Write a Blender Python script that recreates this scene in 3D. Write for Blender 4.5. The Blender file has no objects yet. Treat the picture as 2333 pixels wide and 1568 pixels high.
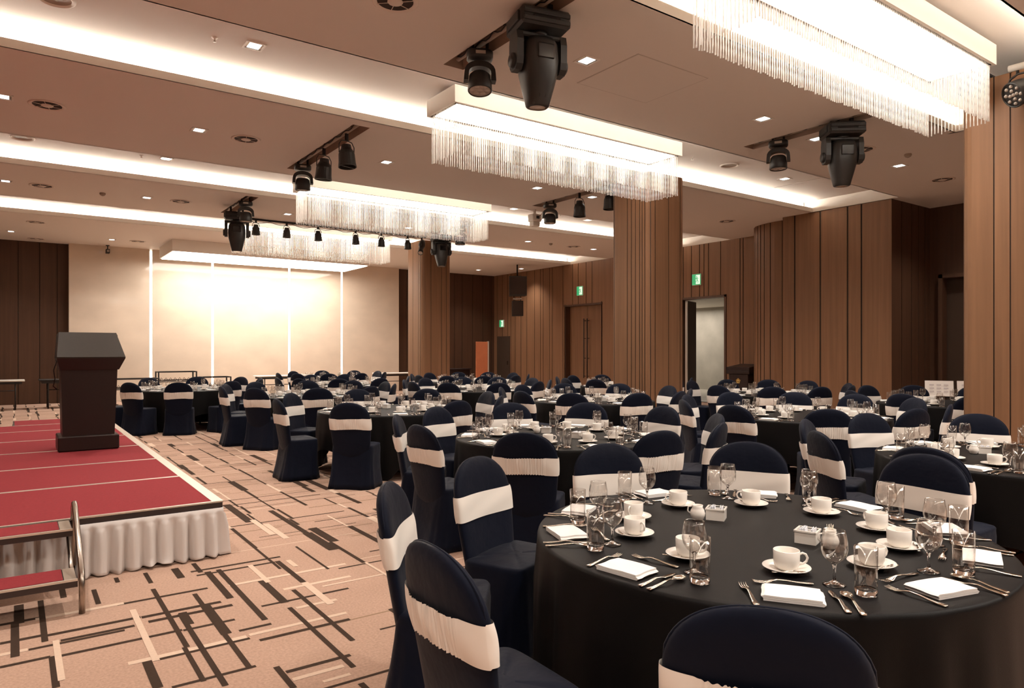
import bpy, bmesh, math, random
from mathutils import Vector, Matrix
PI = math.pi
S = bpy.context.scene
COL = S.collection
rnd = random.Random(7)

# ------------------------------------------------------------------ camera
cam_d = bpy.data.cameras.new('camera'); cam = bpy.data.objects.new('camera', cam_d); COL.objects.link(cam)
cam.location = (0, 0, 1.52); cam.rotation_euler = (PI/2, 0, -math.radians(35.57))
cam_d.sensor_fit = 'HORIZONTAL'; cam_d.sensor_width = 36; cam_d.lens = 36*1590/2333
cam_d.shift_y = 15/2333; cam_d.clip_end = 100; cam_d.clip_start = .05
S.camera = cam
# ------------------------------------------------------------------ world, exposure, light levels
w = bpy.data.worlds.new('world'); S.world = w; w.use_nodes = True
w.node_tree.nodes['Background'].inputs[0].default_value = (1, .86, .72, 1)
w.node_tree.nodes['Background'].inputs[1].default_value = 0.02
S.view_settings.view_transform = 'Standard'; S.view_settings.look = 'None'
S.view_settings.gamma = 1; S.view_settings.exposure = 0.10
try: S.view_settings.use_curve_mapping = False
except Exception: pass
WARM = (1.0, .80, .60)
L_PANEL = 17.0      # chandelier diffusers
L_COVE = 70.0      # strips in the ceiling coves
L_SLOT = 7.0      # strips in the stone wall
L_SOFFIT = 12.0
W_SPOT = 240.0     # each downlight
W_WALL = 25.0
cy = S.cycles
cy.max_bounces = 10; cy.diffuse_bounces = 4; cy.glossy_bounces = 3; cy.transmission_bounces = 8; cy.transparent_max_bounces = 32
cy.caustics_reflective = False; cy.caustics_refractive = False
cy.sample_clamp_indirect = 4.0; cy.blur_glossy = 0.5
def lamp(name, kind, loc, energy, color=WARM, rot=(0,0,0), **kw):
    d = bpy.data.lights.new(name, kind); d.energy = energy; d.color = color
    for k, v in kw.items(): setattr(d, k, v)
    o = bpy.data.objects.new(name, d); o.location = loc; o.rotation_euler = rot; COL.objects.link(o)
    return o
# corridor beyond the open door has its own lamp
# unseen fill lamps added behind the camera to brighten surfaces that face it
lamp('rear_fill_panel', 'AREA', (6.53, -1.6, 4.55), 220, (1, .94, .86), shape='RECTANGLE', size=4.1, size_y=.65)
lamp('rear_fill_strip', 'AREA', (2.0, -1.3, 4.55), 260, (1, .92, .80), shape='RECTANGLE', size=16, size_y=.5)
lamp('corridor_lamp', 'AREA', (20.4, 18.3, 3.1), 105, (1, .9, .78), size=2.5, shape='SQUARE')

# ------------------------------------------------------------------ materials
def new_mat(name):
    m = bpy.data.materials.new(name); m.use_nodes = True
    nt = m.node_tree
    return m, nt, nt.nodes['Principled BSDF']
def mat(name, col, rough=.6, metal=0, spec=.5, noise=None, bump=None, sheen=0, trans=0, ior=1.45, emit=None, coat=0, alpha=1):
    m, nt, b = new_mat(name)
    b.inputs['Base Color'].default_value = (*col, 1); b.inputs['Roughness'].default_value = rough
    b.inputs['Metallic'].default_value = metal; b.inputs['Specular IOR Level'].default_value = spec
    b.inputs['IOR'].default_value = ior; b.inputs['Transmission Weight'].default_value = trans
    b.inputs['Sheen Weight'].default_value = sheen; b.inputs['Coat Weight'].default_value = coat
    if emit: b.inputs['Emission Color'].default_value = (*emit[0], 1); b.inputs['Emission Strength'].default_value = emit[1]
    tc = None
    if noise or bump:
        tc = nt.nodes.new('ShaderNodeTexCoord')
    if noise:   # (scale xyz, amount)
        sc, amt = noise
        mp = nt.nodes.new('ShaderNodeMapping'); mp.inputs['Scale'].default_value = sc
        n = nt.nodes.new('ShaderNodeTexNoise'); n.inputs['Scale'].default_value = 1; n.inputs['Detail'].default_value = 5
        mx = nt.nodes.new('ShaderNodeMix'); mx.data_type = 'RGBA'
        mx.inputs['A'].default_value = (*[c*(1-amt) for c in col], 1); mx.inputs['B'].default_value = (*[min(1, c*(1+amt)) for c in col], 1)
        nt.links.new(tc.outputs['Object'], mp.inputs[0]); nt.links.new(mp.outputs[0], n.inputs['Vector'])
        nt.links.new(n.outputs['Fac'], mx.inputs['Factor']); nt.links.new(mx.outputs['Result'], b.inputs['Base Color'])
    if bump:    # (scale, strength, distance)
        n2 = nt.nodes.new('ShaderNodeTexNoise'); n2.inputs['Scale'].default_value = bump[0]; n2.inputs['Detail'].default_value = 3
        bp = nt.nodes.new('ShaderNodeBump'); bp.inputs['Strength'].default_value = bump[1]; bp.inputs['Distance'].default_value = bump[2]
        nt.links.new(tc.outputs['Object'], n2.inputs['Vector']); nt.links.new(n2.outputs['Fac'], bp.inputs['Height']); nt.links.new(bp.outputs[0], b.inputs['Normal'])
    return m
def emission(name, col, strength):
    m = bpy.data.materials.new(name); m.use_nodes = True; nt = m.node_tree; nt.nodes.clear()
    e = nt.nodes.new('ShaderNodeEmission'); e.inputs[0].default_value = (*col, 1); e.inputs[1].default_value = strength
    o = nt.nodes.new('ShaderNodeOutputMaterial'); nt.links.new(e.outputs[0], o.inputs[0])
    return m
def translucent(name, col, rough, mix):
    m, nt, b = new_mat(name)
    b.inputs['Base Color'].default_value = (*col, 1); b.inputs['Roughness'].default_value = rough
    t = nt.nodes.new('ShaderNodeBsdfTranslucent'); t.inputs[0].default_value = (*col, 1)
    x = nt.nodes.new('ShaderNodeMixShader'); x.inputs[0].default_value = mix
    nt.links.new(b.outputs[0], x.inputs[1]); nt.links.new(t.outputs[0], x.inputs[2])
    c = nt.nodes.new('ShaderNodeBsdfTransparent'); y = nt.nodes.new('ShaderNodeMixShader'); y.inputs[0].default_value = .32
    nt.links.new(x.outputs[0], y.inputs[1]); nt.links.new(c.outputs[0], y.inputs[2])
    nt.links.new(y.outputs[0], nt.nodes['Material Output'].inputs[0])
    return m
M = {}
M['carpet'] = mat('carpet_pile_beige', (.49, .325, .245), .95, spec=.1, noise=((75, 75, 75), .34), bump=(180, .5, .004))
M['carpet_dark'] = mat('carpet_pile_dark_brown', (.050, .032, .023), .95, spec=.1, noise=((60, 60, 60), .2))
M['carpet_brown'] = mat('carpet_pile_mid_brown', (.30, .195, .13), .95, spec=.1, noise=((60, 60, 60), .16))
M['carpet_cream'] = mat('carpet_pile_cream', (.70, .53, .41), .95, spec=.1, noise=((60, 60, 60), .1))
M['wood'] = mat('walnut_veneer', (.212, .108, .057), .5, spec=.25, noise=((14, 14, .5), .30))
M['wood_dark'] = mat('dark_and_shaded_veneer', (.075, .036, .020), .45, spec=.35, noise=((14, 14, .5), .3))  # dark timber; also carries the painted shade of the right wall recess
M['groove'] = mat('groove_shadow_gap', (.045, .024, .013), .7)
M['ceiling'] = mat('taupe_ceiling_paint', (.76, .685, .62), .85, spec=.2)
M['white'] = mat('white_paint', (.86, .80, .72), .6, spec=.3)
M['slotin'] = mat('slot_paint', (.42, .31, .24), .8)
M['hatch_gap'] = mat('hatch_gap', (.56, .48, .42), .8)
M['panel'] = emission('glowing_diffuser', (1, .94, .86), L_PANEL)
M['cove'] = emission('cove_light_strip', (1, .92, .80), L_COVE)
M['slot'] = emission('wall_light_strip', (1, .93, .82), L_SLOT)
M['soffit'] = emission('soffit_diffuser', (1, .94, .85), L_SOFFIT)
M['lampglow'] = emission('downlight_lamp', (1, .93, .88), 6)
M['beads'] = translucent('white_glass_beads', (.90, .85, .79), .25, .50)
M['stone'] = mat('polished_beige_stone', (.64, .52, .41), .06, spec=.55, noise=((1.3, 1.3, 1.9), .17))
M['stone_grey'] = mat('grey_stone', (.42, .39, .34), .5, noise=((1.6, 1.6, 1.6), .3))
M['navy'] = mat('navy_stretch_cover', (.0045, .0064, .0155), .6, spec=.09, sheen=.05, bump=(9, .35, .02))
M['sash'] = mat('ivory_satin_sash', (.90, .84, .77), .42, spec=.4, sheen=.2)
M['cloth'] = mat('black_tablecloth', (.0050, .0044, .0046), .5, spec=.13, bump=(420, .25, .002))
M['porcelain'] = mat('white_porcelain', (.88, .83, .77), .16, spec=.5)
M['napkin'] = mat('white_linen', (.90, .87, .84), .85, spec=.2, bump=(90, .2, .002))
M['steel'] = mat('polished_cutlery_steel', (.72, .66, .58), .12, metal=1)
M['chrome'] = mat('brushed_tube_metal', (.42, .36, .31), .26, metal=1)
M['alu'] = mat('aluminium_trim', (.80, .72, .62), .35, metal=.55)
def thin_glass(name):
    m = bpy.data.materials.new(name); m.use_nodes = True; nt = m.node_tree; nt.nodes.clear()
    t = nt.nodes.new('ShaderNodeBsdfTransparent'); t.inputs[0].default_value = (.975, .97, .965, 1)
    g = nt.nodes.new('ShaderNodeBsdfGlossy'); g.inputs['Roughness'].default_value = .03; g.inputs[0].default_value = (1, .98, .95, 1)
    lw = nt.nodes.new('ShaderNodeLayerWeight'); lw.inputs[0].default_value = .5
    p = nt.nodes.new('ShaderNodeMath'); p.operation = 'POWER'; p.inputs[1].default_value = 3.0
    a = nt.nodes.new('ShaderNodeMath'); a.operation = 'MULTIPLY_ADD'; a.inputs[1].default_value = .80; a.inputs[2].default_value = .06
    x = nt.nodes.new('ShaderNodeMixShader'); o = nt.nodes.new('ShaderNodeOutputMaterial')
    nt.links.new(lw.outputs['Facing'], p.inputs[0]); nt.links.new(p.outputs[0], a.inputs[0]); nt.links.new(a.outputs[0], x.inputs[0])
    nt.links.new(t.outputs[0], x.inputs[1]); nt.links.new(g.outputs[0], x.inputs[2]); nt.links.new(x.outputs[0], o.inputs[0])
    return m
M['glass'] = thin_glass('clear_glass'); M['glass_solid'] = mat('thick_clear_glass', (1, 1, 1), .02, trans=1, ior=1.48, spec=.6)
M['red'] = mat('red_stage_carpet', (.26, .038, .044), .95, spec=.1, noise=((40, 40, 40), .14), bump=(150, .4, .004))
M['trim_dark'] = mat('dark_bronze_trim', (.052, .036, .032), .45, spec=.4)
M['skirt'] = mat('ivory_satin_skirting', (.74, .69, .66), .30, spec=.55, sheen=.3)
M['black'] = mat('black_plastic', (.020, .018, .016), .42, spec=.5)
M['black_gloss'] = mat('black_smoked_plastic', (.012, .010, .010), .12, spec=.5)
M['lens'] = mat('lens_glass', (.45, .38, .32), .06, spec=.8, coat=.5)
M['metal_black'] = mat('black_powder_coat', (.022, .018, .016), .5, spec=.4)
M['lectern'] = mat('dark_wenge_veneer', (.024, .013, .011), .4, spec=.3, noise=((3, 3, .7), .3))
M['lectern_top'] = mat('dark_leather_top', (.026, .018, .012), .6, spec=.25, noise=((30, 30, 30), .15))
M['orange'] = mat('orange_fabric_panel', (.52, .16, .065), .8, noise=((6, 6, 6), .12))
M['white_top'] = mat('white_laminate', (.80, .76, .70), .3)
M['green'] = mat('exit_green', (.03, .26, .10), .4, emit=((.03, .33, .13), .9))
M['exit_white'] = mat('exit_white', (.8, .85, .78), .4, emit=((.72, .9, .74), .9))
M['gold'] = mat('gold_emblem', (.62, .44, .16), .3, metal=1)
M['paper'] = mat('sign_paper', (.86, .80, .74), .7)
M['ink'] = mat('faded_print', (.60, .53, .51), .8)
M['grey'] = mat('grey_plastic', (.35, .28, .22), .6)
M['vent'] = mat('vent_dark', (.035, .02, .014), .8)
M['vent_ring'] = mat('vent_ring_paint', (.74, .64, .56), .6)
M['sugar'] = mat('paper_sachets', (.80, .80, .84), .7, noise=((60, 60, 60), .2))
M['pick'] = mat('toothpick_wood', (.80, .72, .58), .7)

# ------------------------------------------------------------------ mesh helpers
class MB:
    def __init__(s): s.v = []; s.f = []; s.mi = []; s.sm = []; s.cur = 0
    def add(s, vs, fs, smooth=False):
        o = len(s.v); s.v += [tuple(p) for p in vs]
        for f in fs: s.f.append([i+o for i in f]); s.mi.append(s.cur); s.sm.append(smooth)
    def box(s, x0, x1, y0, y1, z0, z1, b=0):
        if b <= 0:
            vs = [(x, y, z) for z in (z0, z1) for y in (y0, y1) for x in (x0, x1)]
            s.add(vs, [(0,2,3,1), (4,5,7,6), (0,1,5,4), (2,6,7,3), (0,4,6,2), (1,3,7,5)])
        else:
            ring = lambda i, z: [(x0+i, y0+b, z), (x0+b, y0+i, z), (x1-b, y0+i, z), (x1-i, y0+b, z), (x1-i, y1-b, z), (x1-b, y1-i, z), (x0+b, y1-i, z), (x0+i, y1-b, z)]
            b2 = b*.95
            R = [ring(b2, z0), ring(0, z0+b), ring(0, z1-b), ring(b2, z1)]
            s.rings(R, True, True, False)
    def rings(s, R, cap0=True, cap1=True, smooth=True, closed=True):
        n = len(R[0]); vs = [p for r in R for p in r]; fs = []
        for i in range(len(R)-1):
            for j in range(n if closed else n-1):
                k = (j+1) % n
                fs.append((i*n+j, i*n+k, (i+1)*n+k, (i+1)*n+j))
        if cap0: fs.append(tuple(reversed(range(n))))
        if cap1: fs.append(tuple((len(R)-1)*n+j for j in range(n)))
        s.add(vs, fs, smooth)
    def lathe(s, prof, n=24, c=(0,0,0), cap0=False, cap1=False, smooth=True):
        R = [[(c[0]+r*math.cos(2*PI*j/n), c[1]+r*math.sin(2*PI*j/n), c[2]+z) for j in range(n)] for r, z in prof]
        s.rings(R, cap0, cap1, smooth)
    def tube(s, pts, r, n=8, cap=True, smooth=True):
        P = [Vector(p) for p in pts]; R = []
        up = None
        for i, p in enumerate(P):
            d = (P[min(i+1, len(P)-1)]-P[max(i-1, 0)]).normalized()
            if up is None:
                up = Vector((0,0,1)) if abs(d.z) < .9 else Vector((1,0,0))
            a = d.cross(up).normalized(); b = a.cross(d).normalized(); up = b
            rr = r[i] if isinstance(r, (list, tuple)) else r
            R.append([tuple(p+rr*(math.cos(2*PI*j/n)*a+math.sin(2*PI*j/n)*b)) for j in range(n)])
        s.rings(R, cap, cap, smooth)
    def prism(s, poly, z0, z1, axis='z', smooth=False):
        def P(a, b, c): return {'z': (a, b, c), 'y': (a, c, b), 'x': (c, a, b)}[axis]
        s.rings([[P(a, b, z0) for a, b in poly], [P(a, b, z1) for a, b in poly]], True, True, smooth)
    def xform(s, m, start=0):
        s.v[start:] = [tuple(m @ Vector(p)) for p in s.v[start:]]
    def mesh(s, name, mats, fix=True):
        me = bpy.data.meshes.new(name); me.from_pydata(s.v, [], s.f)
        for m in (mats if isinstance(mats, (list, tuple)) else [mats]): me.materials.append(M[m] if isinstance(m, str) else m)
        me.polygons.foreach_set('material_index', s.mi); me.polygons.foreach_set('use_smooth', s.sm)
        if fix:
            bm = bmesh.new(); bm.from_mesh(me); bmesh.ops.recalc_face_normals(bm, faces=bm.faces); bm.to_mesh(me); bm.free()
        me.update()
        return me
    def build(s, name, mats, parent=None, loc=(0,0,0), rz=0, fix=True):
        o = bpy.data.objects.new(name, s.mesh(name, mats, fix)); COL.objects.link(o)
        o.location = loc; o.rotation_euler = (0, 0, rz)
        if parent: o.parent = parent
        return o
def tag(o, label, cat, group=None):
    o['label'] = label; o['category'] = cat
    if group: o['group'] = group
    return o
def empty(name, loc=(0,0,0), rz=0, label=None, cat=None, group=None):
    o = bpy.data.objects.new(name, None); o.empty_display_size = .1; COL.objects.link(o)
    o.location = loc; o.rotation_euler = (0, 0, rz)
    if label: tag(o, label, cat, group)
    return o
def struct(o): o['kind'] = 'structure'; return o
def kids(o): return [c for c in COL.objects if c.parent == o]
class Proto:                     # a thing with its parts, copied without bpy.ops
    def __init__(s, root):
        s.root = root; s.tree = s.scan(root); s.used = False
    def scan(s, o): return [(c, s.scan(c)) for c in kids(o)]
    def place(s, loc, rz, label, group=None, parts=True, scale=None):
        def cp(o, par):
            c = o.copy(); COL.objects.link(c)
            if par: c.parent = par
            return c
        if not s.used: r = s.root; s.used = True
        else:
            r = cp(s.root, None)
            if parts:
                def rec(t, par):
                    for o, sub in t: rec(sub, cp(o, par))
                rec(s.tree, r)
        r.location = loc; r.rotation_euler = (0, 0, rz); r['label'] = label
        if scale: r.scale = scale
        if group: r['group'] = group
        return r
FW = (math.sin(math.radians(35.57)), math.cos(math.radians(35.57))); RT = (FW[1], -FW[0])
def in_view(x, y, z, m=60):      # leave out what stands wholly outside the frame
    d = x*FW[0]+y*FW[1]
    if d < .3: return False
    px = 1166.5+1590*(x*RT[0]+y*RT[1])/d; py = 799-1590*(z-1.52)/d
    return -m < px < 2333+m and -m < py < 1568+m

# ================================================================== the room
ZC = 4.61; ZR = 4.86
COVES = [(-6.5, 10.84, 2.5, 4.38), (-6.5, 14.5, 6.9, 8.77), (-6.5, 16.25, 12.25, 14.18), (-6.5, 16.25, 17.2, 19.12)]
SLOTS = [(xa, xa+.25, ya, yb) for xa in (3.78, 9.0) for ya, yb in ((4.62, 6.56), (9.02, 11.85), (14.42, 16.5))]
XB = (-7.2, 16.7); YB = (-7.0, 24.4)
# floor with the woven pattern inlaid as pile of other colours
fl = MB(); fl.add([(-7.4, -7.2, 0), (16.7, -7.2, 0), (16.7, 24.4, 0), (-7.4, 24.4, 0)], [(0,1,2,3)])
def inlay(x0, x1, y0, y1, mi, z):
    z += 3e-5*(len(fl.f) % 11)
    fl.cur = mi; fl.add([(x0, y0, z), (x1, y0, z), (x1, y1, z), (x0, y1, z)], [(0,1,2,3)])
def ground(u, v):                # a carpet point read off the plan of the pattern
    px, py = u*.38259, 968+v*.38259
    a = (px-1166.5)/1590; b = (799-py)/1590; t = -1.52/b
    return (t*(FW[0]+a*RT[0]), t*(FW[1]+a*RT[1]))
DIG_Y = [ # u0,v0,u1,v1,width,colour : stripes along the room
 (112,1080,115,1185,65,1),(93,1185,85,1385,55,1),(250,1050,258,1295,40,1),(316,1385,330,1568,50,1),(335,1290,365,1525,45,2),(800,1105,920,1410,45,2),
 (925,980,1100,1330,35,1),(1100,1330,1212,1530,38,1),(1110,1125,1300,1568,40,1),(1090,1125,1130,1190,65,1),(1165,1010,1480,1450,36,1),(1230,1075,1340,1250,75,1),
 (1240,880,1370,1035,50,1),(1310,865,1570,1165,40,1),(565,985,580,1070,36,1),(365,985,385,1030,42,1),(690,915,703,940,32,1),(870,885,895,945,32,1),(1050,860,1072,915,55,1),
 (1150,830,1200,880,36,1),(870,1420,950,1568,72,1),(1560,935,1700,1060,60,1),(1740,1090,2091,1450,38,1),(1490,840,1600,940,40,2),(1820,945,1970,1070,55,2),
 (1760,985,2091,1290,36,1),(1660,815,1800,940,42,1),(1720,810,1760,845,40,2),(1350,480,1490,580,60,1),(1510,570,1620,655,45,2),(1610,515,1830,645,42,1),(1835,650,1990,745,76,1),(1640,1450,1760,1568,50,1)]
DIG_X = [
 (0,1195,240,1155,13,1),(210,1160,740,1070,14,2),(690,1060,1250,990,10,1),(0,1303,270,1260,14,1),(270,1258,840,1152,14,1),(840,1150,1320,1060,14,1),(170,1340,745,1230,12,1),(0,1375,165,1345,16,2),
 (360,1285,805,1205,13,1),(0,1447,300,1388,14,1),(300,1388,1090,1230,14,1),(1090,1230,1400,1162,12,1),(880,1175,1390,1080,15,1),(760,1425,1475,1270,20,2),(950,1400,1490,1275,14,1),(1020,1565,1530,1445,15,1),
 (1480,1255,2070,1125,15,2),(1420,1230,1620,1190,12,1),(1540,1285,2091,1165,15,1),(1340,940,2091,850,11,2),(1115,855,1700,810,8,1),(1160,890,1650,830,8,1),(1685,985,2091,905,12,2),(1545,1075,2091,985,10,1),(1760,1095,2010,1045,13,2),
 (1700,1480,2091,1375,18,1),(1740,1525,2050,1440,20,2),(1920,1535,2091,1490,16,2)]
for u0, v0, u1, v1, wd, c in DIG_Y:
    a = ground(u0-wd/2, v0); a2 = ground(u0+wd/2, v0); b = ground(u1, v1)
    wdt = abs(a2[0]-a[0]) * .9; xm = ((a[0]+a2[0])/2+b[0])/2
    inlay(xm-wdt/2, xm+wdt/2, min(a[1], b[1]), max(a[1], b[1]), c, .0014 if c == 1 else .0018)
for u0, v0, u1, v1, wd, c in DIG_X:
    a = ground(u0, v0-wd/2); a2 = ground(u0, v0+wd/2); b = ground(u1, v1)
    wdt = abs(a2[1]-a[1]); ym = (a[1]+b[1])/2
    inlay(min(a[0], b[0]), max(a[0], b[0]), ym-wdt/2, ym+wdt/2, c, .0006 if c == 1 else .001)
def in_dig(x, y):
    d = x*FW[0]+y*FW[1]
    if d < 1: return False
    px = 1166.5+1590*(x*RT[0]+y*RT[1])/d; py = 799+1590*1.52/d
    return px < 810 and py > 1275
y = -1.0
while y < 24.2:                  # fine lines across the room
    y += rnd.uniform(.045, .13)
    x = -7 + rnd.uniform(0, 2)
    while x < 16.4:
        l = rnd.uniform(.35, 2.4); wdt = rnd.choice((.012, .015, .018, .022)); r = rnd.random()
        if x > -2 or y > 12:
            if r < .70 and not in_dig(x+l/2, y) and not in_dig(x+.2*l, y) and not in_dig(x+.8*l, y):
                c = 1 if r < .28 else (2 if r < .46 else 3)
                inlay(x, min(16.4, x+l), y, y+wdt, c, {1: .0006, 2: .001, 3: .0003}[c])
        x += l+rnd.uniform(.02, .7)
x = -3.0
while x < 16.3:                  # chains of broader stripes along the room
    x += rnd.uniform(.15, .36)
    y = -1 + rnd.uniform(0, 1)
    while y < 24:
        n_ = rnd.randint(1, 7)
        for q in range(n_):
            l = rnd.uniform(.18, .75); wdt = rnd.choice((.018, .02, .025, .03, .03, .05, .075)); r = rnd.random()
            c = 2 if (r < .2 or (q == n_-1 and r < .45)) else 1
            xo = x+rnd.choice((0, 0, -.015, .015))
            if y < 24 and not in_dig(xo, y+l/2) and not in_dig(xo, y+l): inlay(xo, xo+wdt, y, min(24, y+l), c, .0014 if c == 1 else .0018)
            y += l
        y += rnd.uniform(.15, .9)
struct(fl.build('floor', ['carpet', 'carpet_dark', 'carpet_cream', 'carpet_brown']))

# ceiling plane with openings
holes = COVES + SLOTS
xs = sorted({*XB, *[h[0] for h in holes], *[h[1] for h in holes]}); ys = sorted({*YB, *[h[2] for h in holes], *[h[3] for h in holes]})
ce = MB()
for i in range(len(xs)-1):
    for j in range(len(ys)-1):
        cx, cy_ = (xs[i]+xs[i+1])/2, (ys[j]+ys[j+1])/2
        if any(h[0] < cx < h[1] and h[2] < cy_ < h[3] for h in holes): continue
        ce.add([(xs[i], ys[j], ZC), (xs[i], ys[j+1], ZC), (xs[i+1], ys[j+1], ZC), (xs[i+1], ys[j], ZC)], [(0,1,2,3)])
ce.box(XB[0], XB[1], YB[0], YB[1], 5.05, 5.1)
struct(ce.build('ceiling', 'ceiling', fix=False))
for k, (x0, x1, y0, y1) in enumerate(COVES):
    m = MB()                      # raised ceiling field above the cove, running on over the light trough
    m.add([(x0, y0-.12, ZR), (x1+.02, y0-.12, ZR), (x1+.02, y1+.2, ZR), (x0, y1+.2, ZR)], [(0,1,2,3)])
    m.add([(x0, y0-.12, ZC+.01), (x1, y0-.12, ZC+.01), (x1, y0-.12, ZR), (x0, y0-.12, ZR)], [(0,1,2,3)])
    m.add([(x0, y1+.2, ZC+.01), (x1, y1+.2, ZC+.01), (x1, y1+.2, ZR), (x0, y1+.2, ZR)], [(0,1,2,3)])
    for xx in (x0, x1+.025): m.add([(xx, y0-.12, ZC+.002), (xx, y1+.2, ZC+.002), (xx, y1+.2, ZR), (xx, y0-.12, ZR)], [(0,1,2,3)])
    struct(m.build('ceiling_cove', 'ceiling', fix=False))
    m = MB()                      # upstands of the trough
    m.box(x0, x1, y1, y1+.02, ZC, ZC+.095); m.box(x0, x1, y0-.02, y0, ZC, ZC+.06)
    m.box(x1-.001, x1+.03, y0-.1, y1+.1, ZC, ZR)
    struct(m.build('trim_%d' % (k+1), 'white'))
    m = MB(); m.box(x0, x1-.05, y1+.10, y1+.14, ZC+.085, ZC+.11)
    m.box(4.2, 9.4, y0-.10, y0-.07, ZC+.07, ZC+.085)
    o = m.build('cove_light', 'cove')
    tag(o, ['strip light hidden in the ceiling cove above the front table', 'strip light hidden in the ceiling cove over the second table row', 'strip light hidden in the third ceiling cove', 'strip light hidden in the ceiling cove by the stone wall'][k], 'light', 'cove strip lights')
for x0, x1, y0, y1 in SLOTS:
    m = MB()
    for a in ([(x0,y0),(x1,y0)], [(x1,y0),(x1,y1)], [(x1,y1),(x0,y1)], [(x0,y1),(x0,y0)]):
        (ax, ay), (bx, by) = a
        m.add([(ax, ay, ZC), (bx, by, ZC), (bx, by, 4.8), (ax, ay, 4.8)], [(0,1,2,3)])
    m.add([(x0, y0, 4.8), (x1, y0, 4.8), (x1, y1, 4.8), (x0, y1, 4.8)], [(0,1,2,3)])
    struct(m.build('ceiling_slot', 'slotin', fix=False))

# walls of grooved boards: a profile swept along a line in plan
def boarded(name, path, z0, z1, widths, depth=.018, gap=.024, material='wood', seed=1, side=1):
    r = random.Random(seed)
    P = [Vector(p) for p in path]
    lens = [0]
    for a, b in zip(P, P[1:]): lens.append(lens[-1]+(b-a).length)
    tot = lens[-1]
    def at(s):
        s = max(0, min(tot, s))
        for i in range(len(P)-1):
            if s <= lens[i+1] or i == len(P)-2:
                t = (s-lens[i])/max(1e-9, lens[i+1]-lens[i]); d = (P[i+1]-P[i]).normalized()
                return P[i].lerp(P[i+1], t), Vector((-d.y, d.x))*side
    cuts = []; s = 0
    while True:
        s += r.choice(widths)
        if s > tot-.08: break
        cuts.append(s)
    st = []                      # (station, inset)
    marks = sorted(set([0, tot]+lens[1:-1]))
    ev = [(m_, 0) for m_ in marks if not any(abs(m_-c) < gap for c in cuts)]
    for c in cuts: ev += [(c-gap/2, 0), (c-gap/2+1e-4, 1), (c+gap/2-1e-4, 1), (c+gap/2, 0)]
    ev.sort()
    m = MB()
    for (sa, ia), (sb, ib) in zip(ev, ev[1:]):
        pa, na = at(sa+1e-6); pb, nb = at(sb-1e-6)
        qa = pa-na*depth*ia; qb = pb-nb*depth*ib
        m.cur = 1 if (ia or ib) else 0
        m.add([(qa.x, qa.y, z0), (qb.x, qb.y, z0), (qb.x, qb.y, z1), (qa.x, qa.y, z1)], [(0,1,2,3)])
    # backing so that the wall has depth
    m.cur = 1
    for a, b in zip(P, P[1:]):
        d = (b-a).normalized(); n = Vector((-d.y, d.x))*side*-.12
        m.add([(a.x+n.x, a.y+n.y, z0), (b.x+n.x, b.y+n.y, z0), (b.x+n.x, b.y+n.y, z1), (a.x+n.x, a.y+n.y, z1)], [(0,1,2,3)])
    return struct(m.build(name, [material, 'groove'], fix=False))
WID = (.16, .22, .30, .38, .38, .5, .62)
XW = 16.25
boarded('wall_right', [(XW, 24.0), (XW, 19.42)], 0, ZC, WID, seed=3, side=-1)
boarded('wall_right', [(XW, 19.42), (XW, 17.5)], 3.13, ZC, (.2, .3, .42), seed=5, side=-1)
boarded('wall_right', [(XW, 17.5), (XW, 14.1)], 0, ZC, WID, seed=6, side=-1)
boarded('wall_right', [(XW, 14.1), (XW, 12.45)], 3.06, ZC, (.16, .3, .42), seed=8, side=-1)
boarded('wall_right', [(XW, 12.45), (XW, 11.0)], 0, ZC, (.44, .5, .1), seed=9, side=-1)
curve = [(XW, 11.0), (XW, 10.9), (15.45, 10.9), (15.22, 10.78), (15.06, 10.62), (14.95, 10.42), (14.88, 10.2), (14.84, 9.95), (14.84, 9.52)]
boarded('wall_right_bay', curve, 0, ZC, (.14, .2, .34), seed=4, side=-1)
boarded('wall_right_block', [(14.84, 9.52), (14.53, 9.52), (14.53, 7.05)], 0, ZC, (.2, .3, .62, .62), gap=.035, seed=12, side=-1)
boarded('wall_right_block', [(14.53, 7.05), (14.6, 7.05), (16.2, 7.05)], 0, ZC, (.3, .42), material='wood_dark', seed=13, side=-1)  # recess shade put into the colour, here and on the next two walls
boarded('wall_right', [(16.2, 7.05), (16.2, 6.8)], 0, ZC, (.5,), material='wood_dark', seed=14, side=-1)
boarded('wall_right', [(16.2, 6.8), (16.2, 5.3)], 3.08, ZC, (.5,), material='wood_dark', seed=14, side=-1)
boarded('wall_right', [(16.2, 5.3), (16.2, -7)], 0, ZC, WID, seed=15, side=-1)
boarded('wall_far', [(-7, 24.0), (1.31, 24.0)], 0, ZC, (.35, .42, .5), material='wood_dark', seed=21, side=-1)
boarded('wall_far', [(11.77, 23.75), (11.77, 24.0), (XW, 24.0)], 0, ZC, (.35, .42, .5), material='wood_dark', seed=22, side=-1)
m = MB(); m.add([(-7.2, -7, 0), (-7.2, 24.3, 0), (-7.2, 24.3, ZC), (-7.2, -7, ZC)], [(0,1,2,3)]); struct(m.build('wall_left', 'wood'))
m = MB(); m.add([(-7.2, -7, 0), (16.6, -7, 0), (16.6, -7, ZC), (-7.2, -7, ZC)], [(0,1,2,3)]); struct(m.build('wall_back', 'wood'))
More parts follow.
